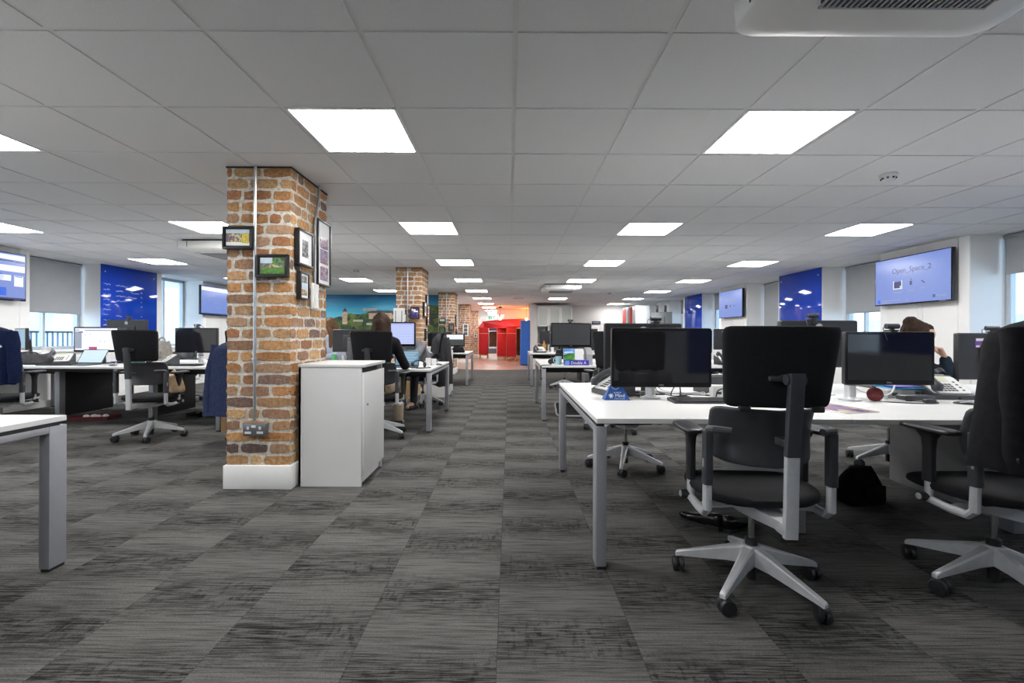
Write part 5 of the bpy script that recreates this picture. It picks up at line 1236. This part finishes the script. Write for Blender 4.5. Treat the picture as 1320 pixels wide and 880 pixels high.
def person(label, loc, J, top, legs, hair, hairfun, face=(0, 1, -.15), sleeve=1.):
    """J: joints relative to loc (world directions)"""
    V = {k: Vector(v) for k, v in J.items()}
    t = thing('person', label, 'person', loc, 0, None)
    f = Vector(face).normalized(); up = Vector((0, 0, 1)); up = (up-f*up.dot(f)).normalized(); rt = f.cross(up)
    hc = V['head']; H = lambda x, y, z: hc+rt*x+f*y+up*z
    q = MB()
    q.ball(H(0, -.012, .022), .088, (1, 1, 1), 3); cap(q, H(0, .012, .0), H(0, .028, -.055), .074, .050); cap(q, H(0, .045, -.075), H(0, .062, -.090), .036, .024); q.ball(H(0, .045, .035), .066, sub=3)
    cap(q, H(0, .086, .012), H(0, .108, -.024), .009, .0135, 10); q.ball(H(.011, .100, -.026), .008, sub=2); q.ball(H(-.011, .100, -.026), .008, sub=2)
    cap(q, H(-.022, .079, -.056), H(.022, .079, -.056), .0085, .0085, 10); cap(q, H(-.017, .078, -.066), H(.017, .078, -.066), .009, .009, 10)
    for s in (-1, 1): cap(q, H(s*.018, .090, .030), H(s*.048, .078, .032), .009, .008, 10); cap(q, H(s*.086, -.008, .018), H(s*.082, -.002, -.022), .013, .010, 10); q.ball(H(s*.045, .058, -.028), .030, sub=2)
    cap(q, H(0, -.02, -.04), V['neck'], .052, .056); cap(q, V['neck'], V['chest'], .056, .10); cap(q, V['chest'], V['pelvis'], .112, .125)
    for s in 'lr':
        sg = -1 if s == 'l' else 1
        cap(q, V['neck'], V['sh'+s], .05, .045); cap(q, V['sh'+s], V['el'+s], .044, .036); cap(q, V['el'+s], V['wr'+s], .037, .026)
        hand(q, V['wr'+s], V['hd'+s], V['hn'+s], sg, J.get('curl', (.5,))[0])
        cap(q, V['pelvis'], V['hip'+s], .10, .085); cap(q, V['hip'+s], V['kn'+s], .080, .055); cap(q, V['kn'+s], V['an'+s], .052, .036); cap(q, V['an'+s], V['to'+s], .036, .03)
    me = baked(q, [('REMESH', dict(mode='VOXEL', voxel_size=.0055)), ('SMOOTH', dict(factor=.5, iterations=3))]); me.materials.clear(); me.materials.append(SKIN)
    b = finish('body', me, t, 180); b['label'] = 'bare skin of face, neck and hands'
    q = MB()
    for s in (-1, 1): q.ball(H(s*.032, .0765, .012), .0115, sub=2)
    q.build('eyes', mat('eye_white', (.7, .68, .65), .2), t)
    q = MB(); cap(q, V['neck']-up*.02, V['chest'], .068, .128); cap(q, V['chest'], V['pelvis'], .130, .146); q.ball(V['chest']*.55+V['pelvis']*.45, .142, (1.08, 1, 1.1), 3)
    for s in 'lr':
        e = V['el'+s].lerp(V['wr'+s], sleeve); cap(q, V['neck'].lerp(V['sh'+s], .4), V['sh'+s], .066, .063); cap(q, V['sh'+s], V['el'+s], .062, .050); cap(q, V['el'+s], e, .049, .038); cap(q, V['chest'], V['sh'+s], .11, .062)
    me = baked(q, [('REMESH', dict(mode='VOXEL', voxel_size=.010)), ('SMOOTH', dict(factor=.5, iterations=5))])
    for v in me.vertices: v.co += noise.noise_vector(v.co*9)*.007
    me.materials.clear(); me.materials.append(top); finish('top', me, t, 180)
    q = MB()
    for s in 'lr': cap(q, V['pelvis'], V['hip'+s], .142, .105); cap(q, V['hip'+s], V['kn'+s], .100, .072); cap(q, V['kn'+s], V['an'+s]+Vector((0, 0, .03)), .070, .055)
    me = baked(q, [('REMESH', dict(mode='VOXEL', voxel_size=.011)), ('SMOOTH', dict(factor=.5, iterations=4))]); me.materials.clear(); me.materials.append(legs); finish('trousers', me, t, 180)
    for s in 'lr':
        q = MB(); a, b_ = V['an'+s], V['to'+s]; d = (b_-a); d.z = 0; d.normalize(); g = Vector((a.x, a.y, 0)); cap(q, g-d*.05+Vector((0, 0, .045)), g+d*.12+Vector((0, 0, .042)), .043, .040); cap(q, g+Vector((0, 0, .05)), g+Vector((0, 0, .11)), .048, .046)
        for v in q.bm.verts: v.co.z = max(v.co.z, .002)
        q.build('shoe', BLK, t, 80)
    q = MB(); hairfun(q, H)
    me = baked(q, [('REMESH', dict(mode='VOXEL', voxel_size=.008)), ('SMOOTH', dict(factor=.5, iterations=3))])
    for v in me.vertices: v.co += noise.noise_vector(Vector((v.co.x*70, v.co.y*70, v.co.z*9)))*.004
    me.materials.clear(); me.materials.append(hair); finish('hair', me, t, 180)
    return t
def seated(rz, lean=.05, side=0., over=None, hz=1.235, hf=.10, drop=0.):
    """joints of a seated body that faces +Y before the turn by rz"""
    M = Matrix.Rotation(R(rz), 3, 'Z')
    J = dict(pelvis=(0, -.08, .58), chest=(side*.6, -.06+lean*.6, .88-drop*.6), neck=(side*.9, -.03+lean, 1.07-drop), head=(side, hf+lean*1.1-.06, hz-drop*1.25),
             shl=(-.165+side*.8, -.03+lean*.9, 1.015-drop), shr=(.165+side*.8, -.03+lean*.9, 1.015-drop), ell=(-.215, .12+lean, .775), elr=(.215, .12+lean, .775), wrl=(-.13, .34, .775), wrr=(.13, .34, .775),
             hdl=(.1, 1, -.12), hdr=(-.1, 1, -.12), hnl=(0, 0, 1), hnr=(0, 0, 1), hipl=(-.09, -.05, .55), hipr=(.09, -.05, .55), knl=(-.12, .36, .545), knr=(.12, .36, .545), anl=(-.12, .38, .09), anr=(.12, .38, .09), tol=(-.13, .52, .05), tor=(.13, .52, .05))
    J.update(over or {})
    return {k: M @ Vector(v) for k, v in J.items()}
def hair_long(q, H):
    q.ball(H(0, -.022, .035), .098, sub=3); cap(q, H(0, .02, .075), H(0, -.05, .085), .052, .060)
    for s in (-1, 1): cap(q, H(s*.075, .0, .03), H(s*.088, -.015, -.13), .036, .034); cap(q, H(s*.088, -.015, -.13), H(s*.105, .03, -.30), .036, .026)
    cap(q, H(0, -.075, 0), H(0, -.085, -.26), .075, .06)
def hair_down(q, H):
    q.ball(H(0, -.025, .035), .100, sub=3); cap(q, H(0, .02, .075), H(0, -.05, .085), .050, .060)
    for s in (-1, 1): cap(q, H(s*.07, -.005, .03), H(s*.078, -.03, -.10), .034, .036)
    cap(q, H(0, -.065, .0), H(0, -.085, -.16), .085, .070)
def hair_bun(q, H):
    q.ball(H(0, -.028, .040), .097, sub=3); cap(q, H(0, .045, .080), H(0, -.04, .085), .045, .058); q.ball(H(0, -.075, .105), .052, sub=3)
    for s in (-1, 1): cap(q, H(s*.07, .02, .055), H(s*.078, -.03, .0), .026, .028)
    cap(q, H(0, -.08, -.02), H(0, -.05, -.055), .05, .04)
def hair_short(q, H):
    q.ball(H(0, -.025, .036), .096, sub=3); cap(q, H(0, .045, .085), H(0, -.03, .088), .040, .055); cap(q, H(0, -.08, .01), H(0, -.07, -.045), .055, .05)
    for s in (-1, 1): cap(q, H(s*.07, .02, .05), H(s*.08, -.02, .0), .024, .026)
BLKKNIT = mat('black_jumper', (.012, .012, .014), .9, var=.2, bump=.3, bscale=500, spec=.15); TEALJ = mat('dark_teal_jumper', (.012, .020, .030), .9, var=.2, bump=.3, bscale=500, spec=.15)
PALEB = mat('pale_blue_blouse', (.46, .50, .62), .8, var=.06, bump=.2, bscale=300); JEAN = mat('dark_trousers', (.02, .022, .03), .85, var=.2)
BEIGE = mat('beige_trousers', (.45, .36, .25), .85, var=.1)
person('person with dark brown hair and black top seen from behind, typing on the teal laptop', (-1.43, 5.09, 0),
       seated(0, .03, 0, dict(elr=(.255, .08, .765), wrr=(.235, .27, .757), hdr=(-.15, 1, -.10), ell=(-.23, .08, .775), wrl=(-.12, .28, .757)), hz=1.215), BLKKNIT, BEIGE, HAIRBR, hair_down, (0, 1, -.12))
person('person with long light brown hair and pale blue top, half hidden by the nearest pillar', (-2.76, 7.24, 0),
       seated(150, .05, 0, None, hz=1.225), PALEB, JEAN, HAIRLT, hair_long, (-.92, -.25, -.22))
person('stooping person in a grey marl top behind the lavender monitor', (-1.34, 7.26, 0),
       seated(150, .30, 0, dict(ell=(-.20, .42, .80), elr=(.20, .42, .80), wrl=(-.06, .52, .765), wrr=(.06, .52, .765)), hz=1.20, hf=.20, drop=.07), GREYKNIT, JEAN, HAIRBR, hair_short, (-.5, -.8, -.6))
Jr = seated(-150, .16, 0, None, hz=1.20, hf=.14, drop=.06)
Jr.update(dict(ell=Vector((.335, -.30, .765)), wrl=Vector((.335, -.245, .935)), hdl=Vector((-.35, .10, .80)), hnl=Vector((.8, -.3, .3)), head=Vector((.19, -.15, 1.105)), curl=(1.15, 0, 0)))
person('person in a dark jumper with hair tied up, leaning on one hand at right', (3.195, 3.99, 0), Jr, TEALJ, JEAN, HAIRBR, hair_bun, (.88, -.38, -.28), .93)
# ------------------------------------------------------------------ far end of the room
# red meeting booths with a pitched red roof
def booth():
    t = thing('meeting_booth', 'red felt meeting booth with pitched roof at the end of the aisle', 'booth', (-.6, 20.2, 0))
    a = math.atan2(-3.0, 1.75)*0
    def red(x0, x1, y, nm='side_panel'):
        q = MB(); q.box(x0, x1, y, y+.75, .20, 1.42, .015); p = q.build(nm, RED, t)
        q = MB(); q.box(x0+.005, x1-.005, y-.006, y+.0, 1.185, 1.20); q.build('light_strip', mat('pale_piping', (.6, .45, .35), .5), p, 0)
        q = MB(); [q.box(xx, xx+.04, yy, yy+.04, 0, .20, .004) for xx in (x0+.02, x1-.06) for yy in (y+.03, y+.68)]; q.box(x0+.02, x1-.02, y+.03, y+.07, .15, .20); q.build('leg', WOODL, t, 0)
    red(-.86, -.42, 1.6); red(.05, .44, -.15); red(.46, .88, -.65)
    q = MB(); q.box(-.40, -.03, 2.2, 2.25, .55, 1.30); q.build('back_panel', BROWN, t, 0)
    q = MB(); q.box(-.40, -.03, 1.5, 2.1, .25, .48, .02); q.build('seat', mat('grey_blue_seat', (.16, .18, .22), .8), t)
    q = MB(); q.box(-.40, -.03, 2.1, 2.2, 1.32, 1.46, .01); q.build('head_cushion', mat('slate_blue_felt', (.10, .14, .30), .8), t)
    q = MB(); q.loft([[(-.90, 1.6, 1.42), (-.42, 1.6, 1.42), (.05, -.15, 1.42), (.46, -.65, 1.42), (.92, -.65, 1.42), (1.35, -1.0, 1.5), (1.35, .35, 1.80), (.2, 1.0, 1.80), (-.7, 2.0, 1.74)],
                       [(-.90, 1.6, 1.46), (-.42, 1.6, 1.47), (.05, -.15, 1.47), (.46, -.65, 1.48), (.92, -.65, 1.50), (1.35, -1.0, 1.60), (1.35, .35, 1.86), (.2, 1.0, 1.84), (-.7, 2.0, 1.77)]]); q.build('roof', RED, t, 0)
    q = MB(); q.box(.9, 1.25, -.4, .2, .25, .46, .02); q.build('seat', mat('dark_seat', (.05, .05, .06), .8), t)
    q = MB(); q.box(.90, 1.28, .2, .25, .46, 1.4); q.build('back_panel', BROWN, t, 0)
booth()
t = thing('blue_partition', 'blue felt partition panel beside the white shelving end', 'partition', (.57, 16.98, 0)); q = MB(); q.box(-.17, .17, 0, .55, .03, 1.66, .008); q.build('panel', BLUEP, t); q = MB(); q.box(-.16, .16, .02, .53, 0, .031); q.build('plinth', BLK, t, 0)
# cluster pendant with warm bulbs
t = thing('pendant_lamp', 'cluster pendant with warm glowing bulbs above the red booth', 'lamp', (-.40, 19.3, 0))
q = MB(); q.lathe([(0, ZC-.001), (.07, ZC-.001), (.07, ZC-.05), (0, ZC-.05)], seg=20); q.build('ceiling_rose', BLK, t); q = MB(); q.cyl((0, 0, ZC-.05), (0, 0, 1.98), .006, seg=8); q.build('cord', BLK, t)
rr = random.Random(2)
for k in range(9):
    a = 2*PI*k/9; r_ = .07+.09*(k % 3)/2; c = (r_*math.cos(a), r_*math.sin(a), 1.93-.05*(k % 4)); q = MB(); q.ball(c, .032, sub=2); q.build('bulb', WARM, t)
    q = MB(); q.tube([(0, 0, 1.99), (c[0]*.7, c[1]*.7, 2.0), (c[0], c[1], c[2]+.03)], .004, 5); q.build('bulb_arm', BLK, t)
for i, (x, y, z, p) in enumerate(((-.40, 19.3, 1.78, 14), (.72, 20.6, 2.0, 22))):
    ld = bpy.data.lights.new('warm_lamp', 'POINT'); ld.energy = p; ld.color = (1, .34, .10); ld.shadow_soft_size = .10; o = link(bpy.data.objects.new('warm_lamp', ld)); o.location = (x, y, z)
t = thing('pendant_lamp', 'single warm bulb at the corner of the white shelving above the blue panel', 'lamp', (.69, 19.2, 0)); q = MB(); q.ball((0, 0, 1.78), .05, sub=2); q.build('bulb', WARM, t); q = MB(); q.cyl((0, 0, 1.82), (0, 0, ZC-.001), .005, seg=8); q.build('cord', BLK, t)
t = thing('exit_sign', 'green lit exit sign hanging at the end of the corridor', 'sign', (-1.05, 26.5, 0)); q = MB(); q.box(-.17, .17, -.02, .02, 2.03, 2.17, .004); q.build('panel', EXITG, t)
q = MB(); q.box(.03, .13, -.0225, -.0205, 2.05, 2.15); q.prism([(-.12, 2.10), (-.05, 2.14), (-.05, 2.115), (.0, 2.115), (.0, 2.085), (-.05, 2.085), (-.05, 2.06)], -.0225, -.0205); q.build('pictogram', lit('sign_white', (.8, 1, .9), 1.2), t, 0); q = MB(); [q.cyl((s*.12, 0, 2.17), (s*.12, 0, ZC-.001), .004, seg=6) for s in (-1, 1)]; q.build('rod', ALU, t)
# tall white shelving with glass doors
t = thing('shelving_unit', 'tall white shelving with glass doors against the far wall', 'shelving', (1.0, 17.0, 0)); W = 1.30
q = MB(); q.box(0, W, 1.0, 1.02, 0, 2.2); q.box(0, .03, 0, 1.0, 0, 2.2); q.box(W-.03, W, 0, 1.0, 0, 2.2); q.box(0, W, 0, 1.0, 2.17, 2.2); q.box(0, W, 0, 1.0, 0, .06)
for x in (W/3, 2*W/3): q.box(x-.015, x+.015, 0, 1.0, .06, 2.17)
q.build('carcass', TRIM, t, 0)
for z in (.45, .80, 1.12, 1.45): q = MB(); q.box(.03, W-.03, .03, 1.0, z-.012, z+.012); q.build('shelf', TRIM, t, 0)
for k in range(3):
    q = MB(); x0, x1 = k*W/3+.02, (k+1)*W/3-.02
    [q.box(*b) for b in ((x0, x0+.03, -.02, 0, 1.45, 2.16), (x1-.03, x1, -.02, 0, 1.45, 2.16), (x0, x1, -.02, 0, 1.45, 1.48), (x0, x1, -.02, 0, 2.13, 2.16))]; d = q.build('door', TRIM, t, 0)
    q = MB(); q.box(x0+.03, x1-.03, -.012, -.008, 1.48, 2.13); q.build('glass', mat('frosted_door_glass', (.55, .60, .56), .25, var=.03), d, 0)
rr = random.Random(6)
VM = [mat('clear_vase', (.5, .56, .56), .15), mat('dark_trophy', (.06, .06, .07), .3), WPLAST, mat('amber_vase', (.36, .2, .06), .3)]
for k in range(14):
    sh = (1.462, 1.462, 1.132, .812)[k % 4]; x = 1.0+.10+.085*k; hgt = rr.uniform(.12, .26)
    pos = ['upper left', 'upper middle', 'upper right'][min(2, int((x-1)/W*3))]
    t = thing('vase', 'small ornament standing on the white shelving', 'ornament', (x, 17.15+.2*(k % 2), sh), 0, 'ornaments in the white shelving')
    q = MB(); q.lathe([(0, 0), (.030, 0), (.034, .02), (.020, hgt*.5), (.030, hgt*.8), (.018, hgt), (0, hgt)], seg=14); q.build('body', VM[k % 4], t)
    q = MB(); q.cyl((0, 0, 0), (0, 0, .012), .038, seg=14); q.build('foot', VM[(k+1) % 4], t)
t = thing('wall_plaque', 'dark blue plaque on the far white wall', 'sign', (3.42, 18.29, 1.62)); q = MB(); q.box(-.17, .17, -.015, 0, -.065, .065, .003); q.build('board', PLAQ, t); q = MB(); q.box(-.12, .12, -.017, -.015, -.01, .01); q.build('lettering', GPLAST, t, 0)
t = thing('poster', 'pale poster sheet under the blue plaque on the far white wall', 'poster', (3.40, 18.292, 1.32)); q = MB(); q.box(-.14, .14, -.006, 0, -.2, .18); q.build('sheet', PAPER, t, 0); q = MB(); [q.box(-.10, .10, -.0068, -.006, -.14+.06*k, -.12+.06*k) for k in range(5)]; q.build('lettering', GPLAST, t, 0)
t = thing('locker', 'tall white cupboard with red side stripes near the far right wall', 'cupboard', (4.26, 15.6, 0)); q = MB(); q.box(0, .46, 0, 1.8, .06, 2.13, .004); q.build('body', mat('pale_blue_white', (.66, .70, .76), .4), t)
for k in range(4): q = MB(); q.box(-.012, 0, .02+.45*k, .43+.45*k, .08, 2.11, .003); d = q.build('door', RED if k % 2 else GPLAST, t); q = MB(); q.box(-.03, -.012, .36+.45*k, .38+.45*k, .95, 1.15); q.build('handle', ALU, d, 0)
q = MB(); q.box(.02, .44, .02, 1.78, 0, .06); q.build('plinth', BLK, t, 0)
t = thing('flip_chart', 'grey easel board with two black posts near the far right windows', 'easel', (5.05, 15.4, 0), -38)
q = MB(); q.box(-.36, .36, -.02, 0, .95, 1.90, .004); q.build('board', mat('grey_board', (.14, .16, .17), .5), t)
q = MB(); [q.box(s*.14-.035, s*.14+.035, -.035, .01, 1.90, 2.12, .004) for s in (-1, 1)]; q.build('clamp_post', BLK, t); 
for dx, dy in ((-.3, -.2), (.3, -.2), (0, .35)): q = MB(); q.cyl((dx*.3, 0, 1.85), (dx, dy, 0), .013, seg=8); q.build('leg', BLKSAT, t)

# ------------------------------------------------------------------ outside
BLD = mat('pale_blue_facade', (.60, .65, .70), .6, var=.1, scale=.6); BGL = mat('blue_facade_glass', (.32, .40, .48), .12, var=.25, scale=.5)
def building(label, x, y0, y1, sgn):
    t = thing('office_block', label, 'building', (x, y0, -8)); q = MB(); L_ = y1-y0; q.box(0 if sgn > 0 else -6, 6 if sgn > 0 else 0, 0, L_, 0, 22); q.build('facade', BLD, t, 0)
    q = MB(); f = lambda a: (a, 0) if a < 0 else (0, a)
    for k in range(int(L_/2.4)):
        for r in range(6): x0, x1 = sorted((0, -sgn*.03)); q.box(x0, x1, .3+2.4*k, 2.0+2.4*k, 1.0+3.4*r, 3.0+3.4*r)
    q.build('glazing', BGL, t, 0)
building('pale blue office block outside the left windows', -15.0, 2, 24, -1); building('pale office block outside the right windows', 15.0, -4, 30, 1)
t = thing('railing', 'dark vertical-bar railing outside the left windows', 'railing', (-9.6, 6.5, -.2)); q = MB()
for k in range(42): q.box(-.014, .014, .11*k, .11*k+.02, 0, 1.32)
q.build('balusters', mat('slate_railing', (.10, .16, .24), .4), t, 0); q = MB(); q.box(-.03, .03, -.05, 4.6, 1.32, 1.36); q.box(-.03, .03, -.05, 4.6, .08, .12); q.build('rail', BLKSAT, t, 0); q = MB(); q.box(-.6, .1, -.1, 4.7, -.3, 0); q.build('ledge', BLD, t, 0)
# ------------------------------------------------------------------ behind the camera: what the dark screens mirror
glass_board(.9, .3, 2.1, (4.3, Y0+.006, 0), 180, 'added unseen blue board behind the camera, dark reflection for a screen')  # unseen board added to give a screen a dark reflection
t = thing('potted_plant', 'tall leafy pot plant behind the camera', 'plant', (1.95, -1.9, 0)); q = MB(); q.lathe([(0, 0), (.15, 0), (.19, .36), (.17, .36), (.14, .3), (0, .3)], seg=24); q.build('pot', GPLAST, t)
q = MB(); rr = random.Random(12); stem = MB()
for k in range(14):
    a = rr.uniform(0, 6.28); h_ = rr.uniform(1.0, 2.0); r_ = rr.uniform(.08, .38); p0 = Vector((.05*math.cos(a), .05*math.sin(a), .3)); p1 = Vector((r_*math.cos(a), r_*math.sin(a), h_)); stem.tube([p0, p0.lerp(p1, .5)+Vector((0, 0, .1)), p1], .007, 5)
    for j in range(16):
        c = p0.lerp(p1, .35+.65*j/15); b = rr.uniform(0, 6.28); d = Vector((math.cos(b), math.sin(b), rr.uniform(-.7, .2))).normalized(); s_ = d.cross(Vector((0, 0, 1))).normalized()*.022; l_ = rr.uniform(.10, .19)
        q.poly([c, c+d*l_*.45+s_, c+d*l_, c+d*l_*.45-s_])
q.build('foliage', mat('dark_leaf', (.02, .045, .015), .5, var=.4, scale=20), t, 0)['kind'] = 'stuff'; stem.build('stem', mat('plant_stem', (.08, .06, .03), .7), t)
# ------------------------------------------------------------------ daylight, camera, view
w = bpy.data.worlds.new('sky'); scn.world = w; w.use_nodes = True
bgn = w.node_tree.nodes['Background']; bgn.inputs['Color'].default_value = (.72, .86, 1., 1); bgn.inputs['Strength'].default_value = 6.
cam = bpy.data.cameras.new('camera'); cam.sensor_fit = 'HORIZONTAL'; cam.sensor_width = 36; cam.lens = 595.5/1320*36
cam.shift_x = 2.88/1320; cam.shift_y = -7.83/1320; cam.clip_start = .05; cam.clip_end = 200
co = link(bpy.data.objects.new('camera', cam)); co.matrix_world = Matrix.Translation((0, 0, H_CAM)) @ Matrix.Rotation(R(90), 4, 'X') @ Matrix.Rotation(.0039, 4, 'Z')
scn.camera = co
vs = scn.view_settings; scn.display_settings.display_device = 'sRGB'; vs.view_transform = 'Standard'; vs.look = 'None'; vs.gamma = 1; vs.use_curve_mapping = False; vs.exposure = .10
